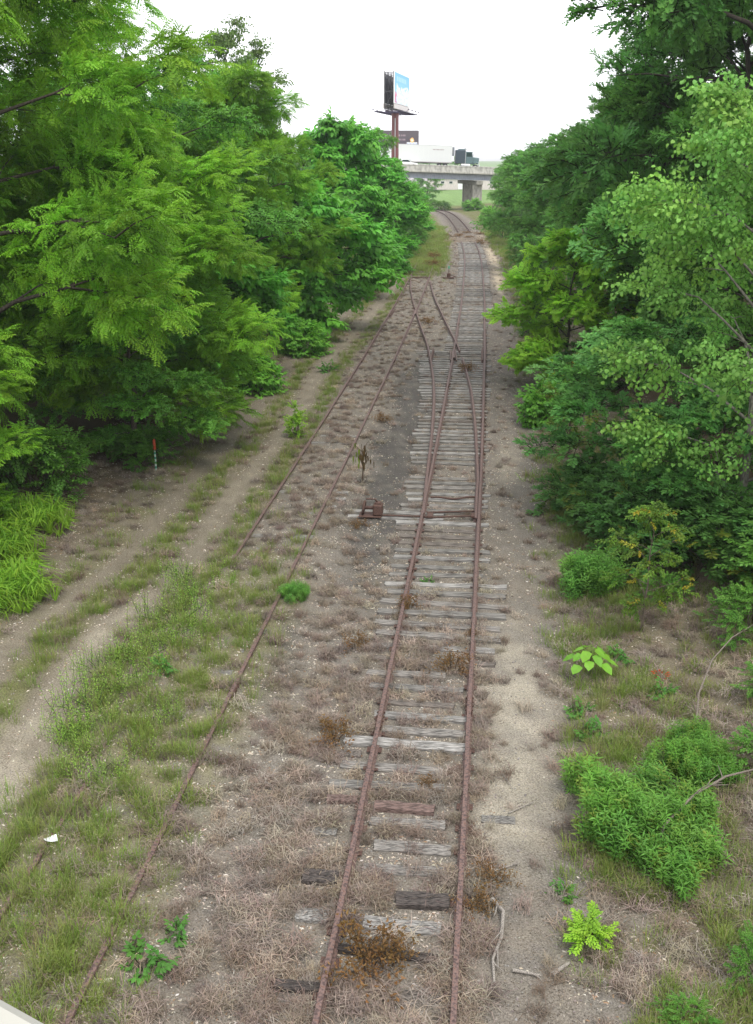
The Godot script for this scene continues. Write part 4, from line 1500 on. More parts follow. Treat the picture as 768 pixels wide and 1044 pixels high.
func plant_trees() -> void:
	var A := "trees along the dirt trail"
	var B := "trees on the bank beyond the rails"
	# kind, name, x, distance, scale x/z, scale y, label
	var left := [
		["locust_a", "locust_tree", -11.2, 27.5, 1.25, 1.42, "tallest feathery locust reaching the top edge of the picture above the strap-leaved clump"],
		["locust_b", "locust_tree", -8.2, 34.0, 1.0, 1.0, "feathery yellow-green locust leaning over the trail near the striped marker post"],
		["locust_a", "locust_tree", -14.5, 33.0, 1.25, 1.5, "big locust filling the top corner behind the tallest feathery one"],
		["locust_b", "locust_tree", -11.8, 22.5, .72, .55, "low feathery locust over the bright strap-leaved clump"],
		["leafy_a", "leafy_tree", -9.6, 45.0, 1.2, 1.05, "dark leafy tree rising behind the leaning locust, beside the gap of sky"],
		["locust_a", "locust_tree", -6.9, 52.0, .95, 1.06, "locust with flat layered sprays behind the bright broad-leaved tree"],
		["leafy_a", "leafy_tree", -8.4, 58.0, 1.0, 1.08, "full leafy crown directly under the thin airy tree"],
		["airy", "airy_tree", -8.3, 62.0, 1.0, 1.06, "thin airy tree standing above the other crowns against the sky"],
		["catalpa_a", "catalpa_tree", -4.2, 57.0, 1.1, .98, "bright green broad-leaved catalpa with low branches beside the trail"],
		["catalpa_a", "catalpa_tree", -7.0, 43.5, .8, .72, "low broad-leaved catalpa between the leaning locust and the trail bend"],
		["catalpa_b", "catalpa_tree", -2.6, 72.0, 1.05, 1.07, "round-topped catalpa standing alone against the sky, nearest the tall billboard"],
		["leafy_b", "leafy_tree", -5.3, 78.0, .9, 1.15, "slender tree top showing between the round catalpa and the layered locust"],
		["catalpa_b", "catalpa_tree", .8, 87.0, .85, .8, "broad-leaved tree below the round-topped catalpa, near the far green target"],
		["leafy_b", "leafy_tree", 1.9, 104.0, .85, .85, "leafy tree in front of the foot of the maroon billboard post"],
		["catalpa_b", "catalpa_tree", 3.3, 123.0, .8, .58, "small broad-leaved tree next to the end of the siding"],
		["leafy_b", "leafy_tree", 4.5, 145.0, .75, .55, "low tree closest to the overpass on the trail side"],
		["leafy_a", "leafy_tree", .0, 112.0, .62, 1.0, "dark tree just behind the maroon billboard post"]]
	for a in left:
		put(a[0], a[1], a[2], a[3], Vector3(a[4], a[5], a[4]), a[6], "tree", A, fposmod(a[2] * 7.3 + a[3] * 3.1, TAU))
	var right := [
		["aspen", "aspen_tree", 8.4, 22.5, 1.0, 1.0, "pale-stemmed aspen with light round leaves at the edge of the bank"],
		["oak_small", "oak_tree", 7.1, 27.2, 1.05, .86, "small dark oak in front of the big oaks, trunk showing below its crown"],
		["oak_small", "oak_tree", 8.1, 23.4, .85, .62, "low dark oak under the aspen, behind the yellowing sapling"],
		["oak_a", "oak_tree", 14.0, 38.0, 1.6, 1.85, "biggest oak, its crown cut by the top corner of the picture"],
		["oak_b", "oak_tree", 14.4, 43.0, 1.2, 1.5, "tall oak between the biggest oak and the ragged-topped one, leafy up to the top edge"],
		["oak_b", "oak_tree", 11.6, 45.5, .85, 1.02, "tall oak whose ragged top leans out over the lime-green maple"],
		["oak_a", "oak_tree", 13.0, 49.0, .85, 1.2, "dense oak closing the canopy between the ragged-topped oak and the top corner"],
		["oak_b", "oak_tree", 16.2, 47.0, 1.05, 1.5, "high dense oak crown right behind the biggest oak"],
		["oak_a", "oak_tree", 12.9, 55.0, .85, .86, "oak with a rounded top just past the lime-green maple"],
		["oak_b", "oak_tree", 12.9, 70.0, .92, .86, "middle oak of the row going down towards the overpass"],
		["oak_a", "oak_tree", 13.5, 88.0, .85, .78, "oak beside the pale sand strip, two crowns before the concrete pier"],
		["oak_b", "oak_tree", 16.4, 114.0, .9, .82, "oak standing where the main line starts to bend"],
		["leafy_a", "leafy_tree", 19.0, 140.0, .9, .8, "leafy tree in front of the overpass pier"],
		["leafy_a", "leafy_tree", 22.8, 168.0, 1.0, .82, "leafy tree that hides the end of the overpass parapet"],
		["leafy_b", "leafy_tree", 25.0, 195.0, 1.1, .95, "tree touching the overpass beside the concrete columns"],
		["maple", "lime_maple", 7.9, 42.5, 1.0, 1.0, "lime-green maple with flat leaf layers hanging over the main line"],
		["yellow_sapling", "yellowing_sapling", 6.3, 32.5, 1.2, 1.15, "slim yellow-spotted sapling at the foot of the dark oaks by the sand patch"],
		["yellow_sapling", "yellowing_sapling", 5.4, 19.0, .9, .95, "yellowing sapling with bare lower stem beside the round fern bush"]]
	for a in right:
		put(a[0], a[1], a[2], a[3], Vector3(a[4], a[5], a[4]), a[6], "tree", B, 2.2 if a[0] == "aspen" else fposmod(a[2] * 7.3 + a[3] * 3.1 + (2.4 if a[3] < 50.0 and a[0] != "maple" else 0.0), TAU))
	# crowns that fill the woods behind; nothing sets them apart
	for a in [[-15.5, 37, 1.1, 1.05], [-19, 29, 1.2, 1.2], [-16, 50, 1.1, 1.0], [-13.5, 62, 1.1, .95], [-22, 45, 1.2, 1.1], [-19, 70, 1.2, .95], [-10.5, 80, 1.1, .85], [-8, 95, 1, .75], [-5, 120, 1, .72], [-20, 100, 1.3, .9], [-3, 150, 1, .62], [-30, 60, 1.4, 1.1], [-2, 185, .9, .55], [-14, 140, 1.2, .75], [-7.5, 31, .6, .45]]:
		put(["leafy_a", "leafy_b"][rng.randi() % 2], "wood_tree", a[0], a[1], Vector3(a[2], a[3], a[2]), "leafy tree filling the woods behind the trail-side trees", "tree", "trees filling the woods behind the trail")
	for a in [[18, 30, 1.2, 1.2], [13, 27, .9, .9], [20, 48, 1.2, 1.15], [16.5, 60, 1, .95], [22, 72, 1.1, 1.0], [19, 90, 1.0, .85], [24, 105, 1.1, .85], [26, 130, 1.1, .8], [31, 155, 1.2, .85], [33, 185, 1.2, .85], [12, 33, .7, .6]]:
		put(["oak_a", "oak_b"][rng.randi() % 2], "wood_oak", a[0], a[1], Vector3(a[2], a[3], a[2]), "oak filling the woods behind the front row of oaks", "tree", "oaks filling the woods on the bank")
	# beyond the overpass
	put("leafy_b", "bushy_tree", 12.4, 262, Vector3(.95, .82, .95), "bushy grey-green tree seen under the overpass beside the lawn", "tree")
	for a in [[-20, 320], [-45, 330], [4, 395], [-70, 300], [55, 420], [80, 400], [-110, 340], [110, 380], [32, 430], [16, 440]]:
		put("leafy_a", "horizon_tree", a[0], a[1], Vector3(1.7, .85, 1.7), "far tree on the flat land beyond the overpass", "tree", "far trees beyond the overpass")


func plant_small() -> void:
	var L := "bushes at the foot of the trail-side trees"
	for a in [["bush_leafy", -9.3, 27.0, 1.1, .9, "dark leafy bush at the back of the strap-leaved clump"], ["bush_leafy", -7.3, 30.8, .8, .55, "low leafy bush left of the striped marker post"], ["bush_light", -5.0, 41.5, .9, .9, "bright bush at the foot of the low catalpa"], ["bush_light", -3.6, 50.0, 1.0, .9, "bright low bush between the two catalpas by the trail"],
			["bush_leafy", -.6, 76.0, 1.1, .9, "leafy bush under the round-topped catalpa"], ["bush_leafy", 2.6, 100.0, 1.0, .9, "leafy bush near the far end of the trail"], ["bush_leafy", -11.0, 23.0, 1.2, .8, "dark bush beneath the low locust"], ["bush_leafy", 3.9, 112.0, 1.1, .9, "trail-side bush in line with the maroon post"]]:
		put(a[0], "leafy_bush", a[1], a[2], Vector3(a[3], a[4], a[3]), a[5], "bush", L)
	var R := "bushes along the main line's bank"
	for a in [["bush_oak", 6.3, 24.8, 1.0, .75, "oak bush in front of the small dark oak's trunk"], ["bush_oak", 9.0, 20.0, 1.1, .7, "oak bush under the aspen's lowest branches"], ["bush_light", 6.1, 36.5, .8, .9, "bright bush at the foot of the yellow-spotted sapling"], ["bush_oak", 8.7, 41.0, 1.0, 1.0, "dark bush between the small oak and the lime maple"],
			["bush_leafy", 8.9, 56.0, .9, .9, "bush just past the lime maple"], ["bush_leafy", 10.6, 68.0, 1.0, 1.0, "bush where the pale sand strip begins"], ["bush_leafy", 12.0, 80.0, 1.0, 1.0, "bush halfway along the pale sand strip"], ["bush_leafy", 13.4, 98.0, 1.1, 1.1, "bush near the end of the pale sand strip"],
			["bush_leafy", 14.8, 124.0, 1.2, 1.1, "bush beside the brown dead brush"], ["bush_light", 16.0, 150.0, 1.4, 1.4, "bush on the way to the concrete pier"], ["bush_light", 18.0, 200.0, 1.5, 1.3, "light bush at the foot of the concrete pier"], ["bush_leafy", 12.5, 212.0, 1.6, .9, "low bush under the overpass next to the brown track bed"],
			["bush_fresh", 7.2, 15.6, .9, .6, "leafy green bush under the arching grey branch"], ["bush_fresh", 6.3, 13.9, .8, .55, "leafy bush joining the fern patch to the bank"], ["bush_fresh", 7.2, 18.2, .9, .7, "leafy bush on the bank above the arching branch"], ["bush_oak", 6.4, 23.0, .95, .8, "dark oak bush just behind the rounded feathery bush"], ["bush_oak", 7.7, 21.4, 1.1, .8, "dark oak bush behind the yellowing sapling"], ["bush_leafy", 8.7, 18.9, 1.0, .75, "leafy bush at the side edge of the picture under the aspen"], ["bush_oak", 5.8, 26.3, .9, .7, "oak bush at the foot of the small dark oak, nearest the sand"], ["bush_fresh", 6.2, 20.4, .55, .5, "small fresh green bush between the yellowing sapling and the oak bushes"]]:
		put(a[0], "bank_bush", a[1], a[2], Vector3(a[3], a[4], a[3]), a[5], "bush", R)
	# the big green patch and other low plants
	put("fern_patch", "fern_patch", 3.75, 12.35, Vector3(1.0, 1, 1.25), "wide bright green feathery patch in front of the dead branch", "fern", "", .4)
	put("fern_patch", "fern_patch", 4.95, 13.9, Vector3(.85, .8, .6), "feathery green patch behind the dead branch, up the bank", "fern", "", 1.3)
	put("fern_small", "fern_bush", 4.75, 21.2, Vector3(1.25, 1.25, 1.25), "rounded feathery bush on the verge beside the yellowing sapling", "fern")
	put("fern_small", "fern_bush", -1.78, 20.6, Vector3(.6, .5, .6), "small vivid green tuft between the siding and the main line", "fern")
	for a in [[-7.9, 20.6, 1.0, "bright strap-leaved clump, the one closest to the trail"], [-8.9, 22.4, 1.1, "bright strap-leaved clump in the middle of its patch"], [-8.6, 19.4, .9, "bright strap-leaved clump nearest the footbridge"], [-8.7, 24.6, 1.0, "bright strap-leaved clump furthest back under the locust"], [-9.6, 20.8, 1.1, "bright strap-leaved clump cut by the picture's side edge"]]:
		put("strap_clump", "strap_leaf_clump", a[0], a[1], Vector3(a[2], a[2], a[2]) * 1.2, a[3], "grass clump", "strap-leaved clumps under the locusts")
	for a in [[6.0, 31.0, .8, "yellow-green weed on the verge beside the yellow-spotted sapling"], [5.6, 28.2, .9, "yellow-green weed on the verge closest to the small dark oak"], [5.2, 29.6, .8, "yellow-green weed at the edge of the round sand patch"], [6.6, 34.5, .8, "yellow-green weed on the verge, furthest from the footbridge"]]:
		put("tall_weed", "verge_weed", a[0], a[1], Vector3(a[2] * 1.2, a[2] * .6, a[2] * 1.2), a[3], "weed", "yellow-green weeds on the verge")
	put("lime_weed", "lime_weed", -2.75, 34.4, Vector3(1, 1, 1), "single lime-yellow weed standing upright beside the trail", "weed")
	for a in [[-4.4, 22.0, .9, "feathery weed furthest along the trail edge"], [-4.0, 18.4, .8, "low feathery weed between the trail and the siding rail, behind the tallest ones"], [-5.1, 15.2, .7, "short feathery weed alone in the bare sand"], [-4.3, 13.9, .8, "feathery weed over the short bared piece of rail"], [-4.1, 19.3, 1.1, "tall feathery weed on the trail edge, middle of the weedy strip"], [-4.4, 17.9, 1.0, "feathery weed with yellowish tips in the weedy strip"], [-4.9, 15.9, 1.05, "tall feathery weed at the wide bare sand"], [-4.6, 16.7, .9, "feathery weed leaning over the sandy trail"], [-4.0, 20.9, .85, "feathery weed where the buried rail comes out"], [-4.7, 14.9, .8, "feathery weed beside the short bared piece of rail"], [-3.8, 15.4, .7, "feathery weed between the siding's two rails"], [-5.2, 17.4, .8, "feathery weed standing in the sandy trail"]]:
		put("tall_weed", "feathery_weed", a[0], a[1], Vector3(a[2], a[2], a[2]), a[3], "weed", "feathery weeds in the weedy strip")
	for a in [[-2.8, 9.85, 1.0, "blue-green leafy weed beside the siding rail nearest the footbridge"], [-2.5, 10.4, .7, "smaller blue-green weed just past the near one"], [3.6, 15.1, .9, "low leafy weed on the verge short of the fern patch"], [3.55, 15.9, .8, "low leafy weed behind the verge's first one"], [2.5, 11.2, .6, "tiny yellow-green weed at the fern patch edge"], [4.6, 17.8, .9, "leafy weed near the lime-leaved sapling"], [5.1, 16.4, .9, "leafy weed between the fern patch and the yellowing sapling"], [-4.0, 17.0, .9, "dark leafy weed in the feathery strip"], [-2.1, 46.0, 1.5, "dark leafy weed in the middle of the far trail"], [1.2, 21.7, .5, "small green weed inside the main line rails"]]:
		put("low_weed", "leafy_weed", a[0], a[1], Vector3(a[2], a[2], a[2]), a[3], "weed", "low leafy weeds")
	put("lime_weed", "young_sapling", 2.62, 10.3, Vector3(.8, .42, .8), "small yellow-green sapling short of the fern patch", "sapling")
	put("bush_fresh", "corner_bush", 4.5, 9.6, Vector3(.45, .6, .45), "bright leafy shoots at the lower corner of the bank", "bush")
	put("bush_fresh", "corner_bush", 3.45, 9.0, Vector3(.38, .3, .3), "bright leafy shoots at the bottom edge below the bank", "bush")
	for a in [[-.72, 14.9, 1.0, .9, "orange-brown dry sprig beside the outer end of the pale tie"], [-.40, 18.4, .7, .8, "dry sprig halfway between the siding and the pale ties"], [1.42, 17.35, .95, 1.0, "dry sprig between the rails, closest to the sand"], [.78, 13.6, .45, .5, "small dry sprig in the middle of the track by the reddish tie"], [-.15, 9.85, 1.35, 1.2, "largest dry brown sprig, across the rail nearest the footbridge"], [.15, 9.95, .9, .8, "dry sprig lying beside the largest one"], [1.55, 11.45, .75, .6, "dry sprig at the pronged dead branch"], [1.28, 10.9, .8, .6, "dry sprig touching the rail beside the dead branch"], [.68, 20.2, .7, .8, "dry sprig against the rail by the close pale ties"], [4.1, 46.0, 1.3, 1.0, "dry sprig inside the crossover"], [.25, 36.6, 1.0, .8, "dry sprig on the dark cinders"], [-.48, 25.4, .8, .5, "heap of orange dead leaves before the switch stand"], [1.9, 18.8, .5, .5, "dry sprig outside the rail by the loose tie ends"], [3.0, 60.0, 1.6, 1.0, "dry sprig by the siding's frog"], [4.9, 92.0, 2.2, 1.6, "dead brown weed at the end of the siding"], [5.3, 99.0, 2.2, 1.6, "second dead brown weed past the point rod"]]:
		put("dry_sprig", "dry_sprig", a[0], a[1], Vector3(a[2], a[3], a[2]), a[4], "dry plant", "dead brown sprigs")
	for k in 9:
		put("dry_sprig", "dead_brush", C(122) + rng.randf_range(-2.2, 2.6), 122 + rng.randf_range(-5, 14), Vector3(1.8, .7, 1.8), "tangle of brown dead brush grown across the main line", "dead brush", "dead brush across the far main line")
	make_catalpa_sapling()
	make_drooping_sapling()


func make_catalpa_sapling() -> void:
	var p := ground_at(3.95, 17.1, -.02)
	var t := thing("catalpa_sapling", "young catalpa with large lime-green heart-shaped leaves on the verge", "sapling", at(p))
	var b := MB.new()
	b.tube([Vector3(0, 0, 0), Vector3(.02, .3, 0), Vector3(0, .62, .02)], [.02, .016, .01], 6, Color(.16, .15, .08))
	part(t, "stem", b, M.bark)
	var r := RandomNumberGenerator.new()
	r.seed = 99
	for k in 17:
		b = MB.new()
		var az := k * 2.4
		var f := k / 16.0
		var o := Vector3(cos(az), .1 + .4 * f, sin(az)).normalized()
		var q := Vector3(0, .36 + .26 * f, 0)
		var e := q + o * lerpf(.34, .10, f)
		b.tube([q, e], [.006, .004], 4, Color(.2, .3, .06), false)
		var c := Color(.21, .46, .05) * vary(r, .12)
		var dir := (Vector3(o.x, -.35, o.z)).normalized()
		leaf4(b, e, dir, Vector3.UP, r.randf_range(.2, .28), r.randf_range(.2, .26), .06, c)
		part(t, "leaf", b, M.leaf)


func make_drooping_sapling() -> void:
	var p := ground_at(-.42, 29.2, -.02)
	var t := thing("drooping_sapling", "thin sapling with drooping brown and green leaves between the tracks", "sapling", at(p))
	var b := MB.new()
	b.tube([Vector3.ZERO, Vector3(.03, .6, 0), Vector3(-.02, 1.2, 0)], [.022, .018, .008], 6, Color(.15, .1, .06))
	for k in 6:
		var az := k * 2.4
		b.tube([Vector3(.02, .55 + k * .1, 0), Vector3(cos(az) * .22, .8 + k * .09, sin(az) * .22)], [.01, .005], 4, Color(.15, .1, .06), false)
	part(t, "stem", b, M.bark)
	var r := RandomNumberGenerator.new()
	r.seed = 98
	for k in 34:
		b = MB.new()
		var az := k * 2.4
		var e := Vector3(cos(az) * r.randf_range(.05, .34), .62 + r.randf() * .62, sin(az) * r.randf_range(.05, .34))
		var green := cos(az) < -.35
		var c := (Color(.17, .26, .03) if green else Color(.10, .07, .03)) * vary(r, .2)
		leaf4(b, e, Vector3(cos(az) * .3, -1, sin(az) * .3).normalized(), Vector3(cos(az), .3, sin(az)), r.randf_range(.16, .26), .07, .1, c)
		part(t, "leaf", b, M.leaf)
	b = MB.new()
	for k in 9:
		var az := k * .7
		b.tube([Vector3(cos(az) * .05, .02, sin(az) * .05), Vector3(cos(az) * .16, .07, sin(az) * .16)], [.02, .012], 4, Color(.08, .065, .055))
	part(t, "root_collar", b, M.bark)


# ------------------------------------------------------------------ ground cover
func scatter_ground() -> void:
	var r := RandomNumberGenerator.new()
	r.seed = 808
	# meshes
	var dead := MB.new()
	for k in 72:
		var az := r.randf() * TAU
		var o := Vector3(cos(az), 0, sin(az))
		var q := Vector3(r.randf_range(-.09, .09), 0, r.randf_range(-.09, .09))
		var l := r.randf_range(.08, .24)
		var m := q + o * l * r.randf_range(.25, .6) + Vector3.UP * l * r.randf_range(.4, .7)
		var e := m + o * l * .5 + Vector3.UP * l * r.randf_range(-.3, .12) + Vector3(r.randfn(), 0, r.randfn()) * .02
		var sd := o.cross(Vector3.UP) * .0026
		var c := vary(r, .42)
		dead.quad(q - sd, q + sd, m + sd, m - sd, Vector3.UP, c)
		dead.tri(m - sd, m + sd, e, Vector3.UP, c)
	var green := MB.new()
	for k in 34:
		var az := r.randf() * TAU
		var o := Vector3(cos(az), 0, sin(az))
		var q := o * r.randf_range(0, .2)
		var l := r.randf_range(.08, .30)
		var m := q + o * l * r.randf_range(.05, .3) + Vector3.UP * l * .6
		var e := m + o * l * r.randf_range(.1, .4) + Vector3.UP * l * r.randf_range(.05, .4)
		var sd := o.cross(Vector3.UP) * .003
		var c := vary(r, .25)
		green.quad(q - sd, q + sd, m + sd, m - sd, Vector3.UP, c)
		green.tri(m - sd, m + sd, e, Vector3.UP, c)
	var chip := MB.new()
	chip.quad(Vector3(-.75, .05, -.16), Vector3(.1, .2, -.28), Vector3(.1, .22, .22), Vector3(-.7, .0, .18), Vector3.UP, Color.WHITE)
	chip.tri(Vector3(.1, .2, -.28), Vector3(.85, -.02, .0), Vector3(.1, .22, .22), Vector3.UP, Color(.92, .92, .92))
	var stone := MB.new()
	var pts := []
	for k in 6:
		var a := TAU * k / 6.0
		pts.append(Vector3(cos(a) * .5 * r.randf_range(.75, 1.1), 0, sin(a) * .42 * r.randf_range(.75, 1.1)))
	for k in 6:
		var p: Vector3 = pts[k]
		var q: Vector3 = pts[(k + 1) % 6]
		stone.quad(p + Vector3.DOWN * .15, q + Vector3.DOWN * .15, q * .62 + Vector3.UP * .28, p * .62 + Vector3.UP * .28, p + q, Color.WHITE)
		stone.tri(p * .62 + Vector3.UP * .28, q * .62 + Vector3.UP * .28, Vector3(0, .34, 0), Vector3.UP, Color.WHITE)
	var W := {dead = [], green = [], chip = [], stone = []}
	var T := {dead = [], green = [], chip = [], stone = []}
	var add := func(k: String, x: float, d: float, s: float, sy: float, c: Color, tilt := .2):
		var bs := Basis(Vector3.UP, r.randf() * TAU) * Basis(Vector3.RIGHT, r.randf_range(-tilt, tilt)) * Basis.from_scale(Vector3(s, sy, s))
		W[k].append(Transform3D(bs, ground_at(x, d, -.004)))
		T[k].append(c)
	var tries := 620000
	for k in tries:
		var d := 8.6 * pow(17.0, pow(r.randf(), 1.15))
		var s := r.randf_range(-12.0, 7.0)
		if d > 145:
			continue
		var x := s + C(d)
		if absf(x) > d * .42 + 2.0:
			continue
		var n1 := noise_b.get_noise_2d(x * .5 + 20, d * .5)
		var n2 := noise_b.get_noise_2d(x * 1.6, d * 1.6 + 33)
		var n3 := noise_a.get_noise_2d(x * 3.0 + 9, d * 3.0)
		var p := along(TRAIL, d)
		var rut := bump(s, p, .7) + bump(s, p - 1.65, .6) if s < -4.9 else 0.0
		if s < -4.9 and d < 18.5 and s > p - 2.4 and s < p + .5:
			rut = 1.0
		var cinder := bump(s, -2.0, 1.3) * smooth(24, 29, d) * smooth(52, 42, d)
		var sand := bump(s, 1.55, .9) * smooth(22, 17, d)
		var grassy := smooth(-2.7, -3.5, s + n2 * .6) * smooth(-7.0, -5.6, s) * smooth(27, 20, d + n1 * 5)
		var q := r.randf()
		if q < .16:
			# dead brown grass, thickest in and beside the near main track
			var want := (.95 * bump(s, -.4, 3.0) * smooth(24, 17, d) + .35 * bump(s, -4.0, 2.2) * smooth(20, 26, d) + .25 * smooth(2.0, 2.8, s) * smooth(30, 16, d) + .16 + .2 * smooth(-7.6, -8.6, s) + .25 * bump(s, -.2, 3.0) * smooth(24, 30, d)) * (1.0 - sand * .9) * (1.0 - .75 * bump(s, 1.75, 1.0)) * (1.0 - cinder) * (1.0 - rut) * (.24 + n2 * 1.7 + n3 * .4)
			if d < 19.0:
				for tie in NEAR_TIES:
					if absf(d - tie[0] - .08) < .22 and s > tie[1] - .05 and s < tie[2] + .05:
						want *= .10
			elif absf(s) < 1.3:
				want *= .3
			if r.randf() < want:
				var c := Color(.18, .142, .117).lerp(Color(.38, .33, .26), pow(r.randf(), 1.4)) * vary(r, .2)
				add.call("dead", x, d, r.randf_range(.55, 1.65), r.randf_range(.5, 1.15), c)
		elif q < .37:
			var want := grassy * clampf(.13 + n2 * 1.2 + n3 * .3, 0, .7) * (1.0 - rut * .95) * (1.0 - .6 * bump(s, -3.42, .25))
			if s < -5.0:
				want = maxf(want, (bump(s, p - .85, .6) + bump(s, p + .85, .6) + .4 * bump(s, p - 2.4, .8)) * (.3 + n2 * 1.3) * (1.0 - rut * .6) * smooth(120, 60, d))
			want = maxf(want, smooth(-2.2, -3.2, s + n2) * smooth(80, 95, d) * .6)
			want = maxf(want, bump(s, 3.5, 1.6) * (.22 + n1 * .8) + .26 * smooth(3.6, 5.0, s) * (.35 + n2))
			if r.randf() < want:
				var c := Color(.23, .30, .06).lerp(Color(.17, .31, .04), r.randf()).lerp(Color(.33, .29, .15), r.randf() * r.randf() * .9) * vary(r, .18)
				var far := 1.0 + smooth(60, 120, d) * 1.2
				add.call("green", x, d, far * r.randf_range(.6, 1.3), far * r.randf_range(.5, 1.2), c)
		elif q < .90:
			var want := (.95 - rut * .75 - cinder * .8 - sand * .85 - grassy * .15 - .45 * smooth(.95, 1.4, s) * smooth(40, 25, d)) * (.8 + n2 * 1.5 + n3 * .3)
			if r.randf() < want:
				var w := r.randf()
				var c := Color(.53, .485, .41).lerp(Color(.40, .345, .27), r.randf()) if w < .66 else Color(.25, .17, .11) if w < .88 else Color(.62, .58, .5)
				var sz := r.randf_range(.016, .044) * (1.0 + d * .008)
				add.call("chip", x, d, sz, sz, c * vary(r, .15), .6)
		elif r.randf() < .6 - rut * .35 - grassy * .3:
			var c := Color(.26, .24, .215).lerp(Color(.15, .13, .12), r.randf()) * vary(r, .15)
			var sz := r.randf_range(.015, .05)
			add.call("stone", x, d, sz, sz, c, .5)
	for a in [["dead", "dead_grass", dead, M.dry, "dry brown grass tufts over the cinders and buried ties", "dry grass"], ["green", "green_grass", green, M.leaf, "thin green grass on the siding, trail and verge", "grass"], ["chip", "leaf_litter", chip, M.dry, "pale dead leaf flakes littering the ground", "leaf litter"], ["stone", "gravel", stone, M.stone, "small grey ballast stones on the track bed", "gravel"]]:
		var o := scatter(self, a[1], a[2].mesh(), a[3], W[a[0]], T[a[0]])
		tag(o, a[4], a[5], "", "stuff")
		print(a[1], " ", W[a[0]].size())


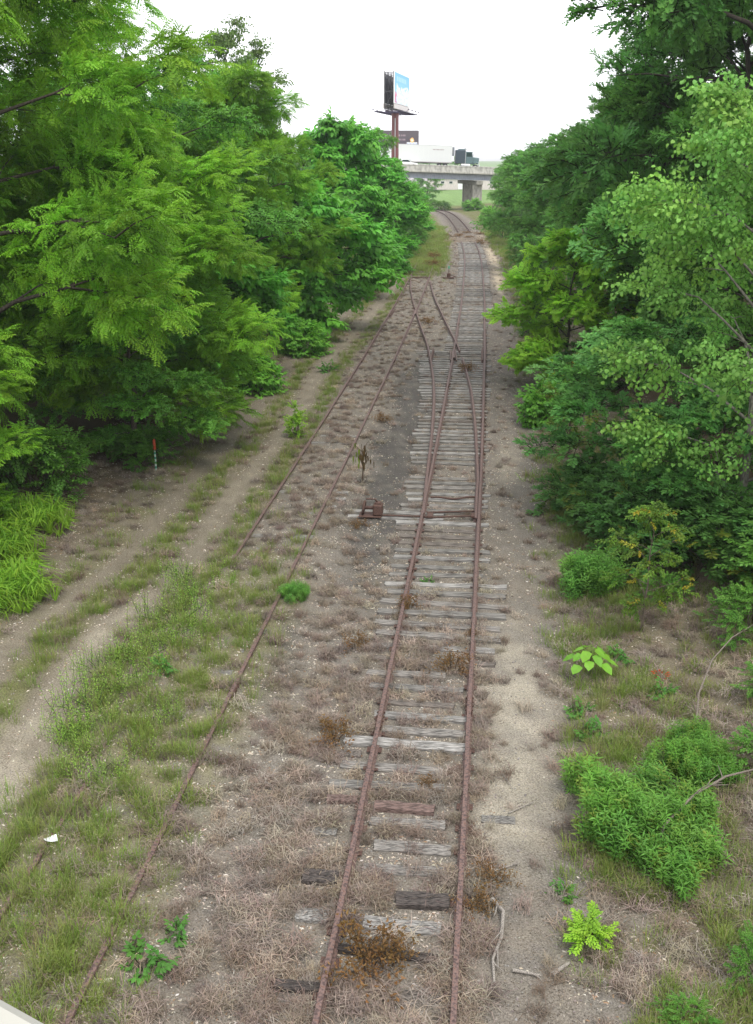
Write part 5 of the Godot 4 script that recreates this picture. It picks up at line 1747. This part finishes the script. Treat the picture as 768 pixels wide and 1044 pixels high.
func make_branches() -> void:
	var r := RandomNumberGenerator.new()
	r.seed = 515
	var wood := Color(1, 1, 1)
	# dead branch in front of the fern patch: points (x, distance, height over the ground), radius
	var list := [
		["dead_branch", "long curved dead branch lying across the fern patch", [[3.68, 11.5, .12], [3.95, 11.95, .5], [4.5, 12.5, .62], [5.1, 12.95, .55], [5.8, 13.4, .3]], .024, 7, M.dead_wood],
		["arching_branch", "grey branch arching out of the bank above the fern patch", [[5.35, 15.1, .02], [5.5, 15.6, .45], [5.95, 16.4, .62], [6.6, 17.3, .5], [7.4, 18.0, .3]], .018, 5, M.dead_wood],
		["pronged_branch", "pale pronged dead branch beside the rail nearest the footbridge", [[1.50, 11.0, .05], [1.62, 10.75, .09], [1.55, 10.35, .05], [1.40, 9.95, .06], [1.38, 9.6, .03]], .034, 4, M.pale_wood],
		["stick", "short stick pointing at the pronged branch", [[1.62, 9.8, .03], [1.95, 9.75, .03]], .022, 1, M.pale_wood],
		["stick", "thicker stick beyond the pronged branch", [[2.08, 9.75, .035], [2.32, 9.95, .04]], .03, 0, M.pale_wood],
		["stick", "thin bent stick below the small yellow-green sapling", [[2.55, 10.55, .03], [2.95, 10.4, .05], [3.3, 9.9, .03]], .014, 3, M.pale_wood],
		["stick", "pale thin stick upright on the sand strip", [[1.98, 13.95, .02], [2.08, 13.5, .05]], .009, 0, M.pale_wood],
		["stick", "fallen stick crossing the sand strip beside the fern patch", [[1.95, 12.9, .02], [2.35, 13.2, .03]], .01, 0, M.pale_wood],
		["stick", "pale stick lying between the rails among pale ties", [[.62, 17.9, .04], [.78, 18.7, .05]], .02, 0, M.pale_wood],
		["stick", "second pale stick beside the one between the rails", [[.68, 17.8, .04], [.86, 18.6, .06]], .016, 0, M.pale_wood],
		["stick", "forked pale stick next to the touching dry sprig", [[1.6, 11.6, .03], [1.95, 11.75, .05]], .014, 3, M.pale_wood],
		["weed_stalk", "thin dark weed stalk by the siding rail", [[-2.5, 13.8, .0], [-2.52, 13.85, .35], [-2.56, 13.9, .75]], .006, 1, M.dead_wood]]
	for a in list:
		var pts := []
		var rad := []
		for k in a[2].size():
			var q: Array = a[2][k]
			pts.append(ground_at(q[0], q[1], q[2]))
			rad.append(a[3] * (1.0 - .6 * k / a[2].size()) * r.randf_range(.85, 1.15))
		var b := MB.new()
		b.tube(pts, rad, 7, wood)
		for k in a[4]:
			var j := r.randi() % (pts.size() - 1)
			var p: Vector3 = pts[j].lerp(pts[j + 1], r.randf())
			var dir := (pts[j + 1] - pts[j]).normalized() as Vector3
			var e: Vector3 = p + (dir + dir.cross(Vector3.UP) * r.randf_range(-1.2, 1.2) + Vector3.UP * r.randf_range(0, .4)).normalized() * a[3] * r.randf_range(6, 15)
			b.tube([p, p.lerp(e, .5) + Vector3(r.randfn() * .02, .012, r.randfn() * .02), e], [a[3] * .45, a[3] * .3, a[3] * .12], 5, wood)
		var o := part(self, a[0], b, a[5])
		tag(o, a[1], a[0].replace("_", " "))
	# loose wood near the siding, litter, marker post
	for k in 3:
		var q: Array = [[-1.13, 27.4, .55], [-.98, 28.0, .35], [-1.24, 26.7, .3]][k]
		var o := part(self, "wood_scrap", tie_variant(k), tie_mat(0), Transform3D(Basis(Vector3.UP, .2 * k - .1) * Basis.from_scale(Vector3(q[2], .7, .8)), ground_at(q[0], q[1], .05)))
		tag(o, ["broken grey plank, the longest of the scraps by the siding rail", "small grey wood scrap furthest from the switch stand", "small grey wood scrap closest to the switch stand"][k], "wood scrap", "grey wood scraps by the siding")
	var t := thing("marker_post", "thin striped white and green marker post with an orange top under the locust", "marker post", at(ground_at(-6.7, 30.0)).scaled_local(Vector3(.8, .74, .8)))
	for k in 10:
		var b := MB.new()
		b.tube([Vector3(0, k * .1 - .02, 0), Vector3(0, k * .1 + .08, 0)], [.035, .035], 8, Color(.45, .5, .46) if k % 2 else Color(.03, .2, .12))
		part(t, "stripe", b, M.paint)
	var b := MB.new()
	b.tube([Vector3(0, .98, 0), Vector3(0, 1.36, 0), Vector3(0, 1.42, 0)], [.06, .055, .02], 8, Color(.32, .05, .02))
	part(t, "orange_cap", b, M.paint)
	b = MB.new()
	b.tri(Vector3(-.07, .01, -.03), Vector3(.05, .05, -.06), Vector3(.01, .02, .07), Vector3.UP, Color(.8, .82, .85))
	b.tri(Vector3(.05, .05, -.06), Vector3(.1, .01, .04), Vector3(.01, .02, .07), Vector3.UP, Color(.8, .82, .85))
	b.quad(Vector3(-.07, .01, -.03), Vector3(.01, .02, .07), Vector3(-.03, .05, .1), Vector3(-.1, .04, .04), Vector3.UP, Color(.75, .77, .8))
	var o := part(self, "paper_litter", b, M.plain, at(ground_at(-4.5, 12.0, .05)))
	tag(o, "crumpled scrap of white paper in the grass by the buried rail", "litter")
	b = MB.new()
	for k in 16:
		var az := k * 2.4
		leaf2(b, Vector3(cos(az) * .1, .05 + .02 * (k % 5), sin(az) * .1), Vector3(cos(az), .4, sin(az)).normalized(), Vector3.UP, .1, .04, .1, Color(.42, .05, .02) * vary(r, .2))
	o = part(self, "red_seedling", b, M.leaf, at(ground_at(5.25, 17.0)))
	tag(o, "small red-leaved seedling at the foot of the yellowing sapling", "seedling")
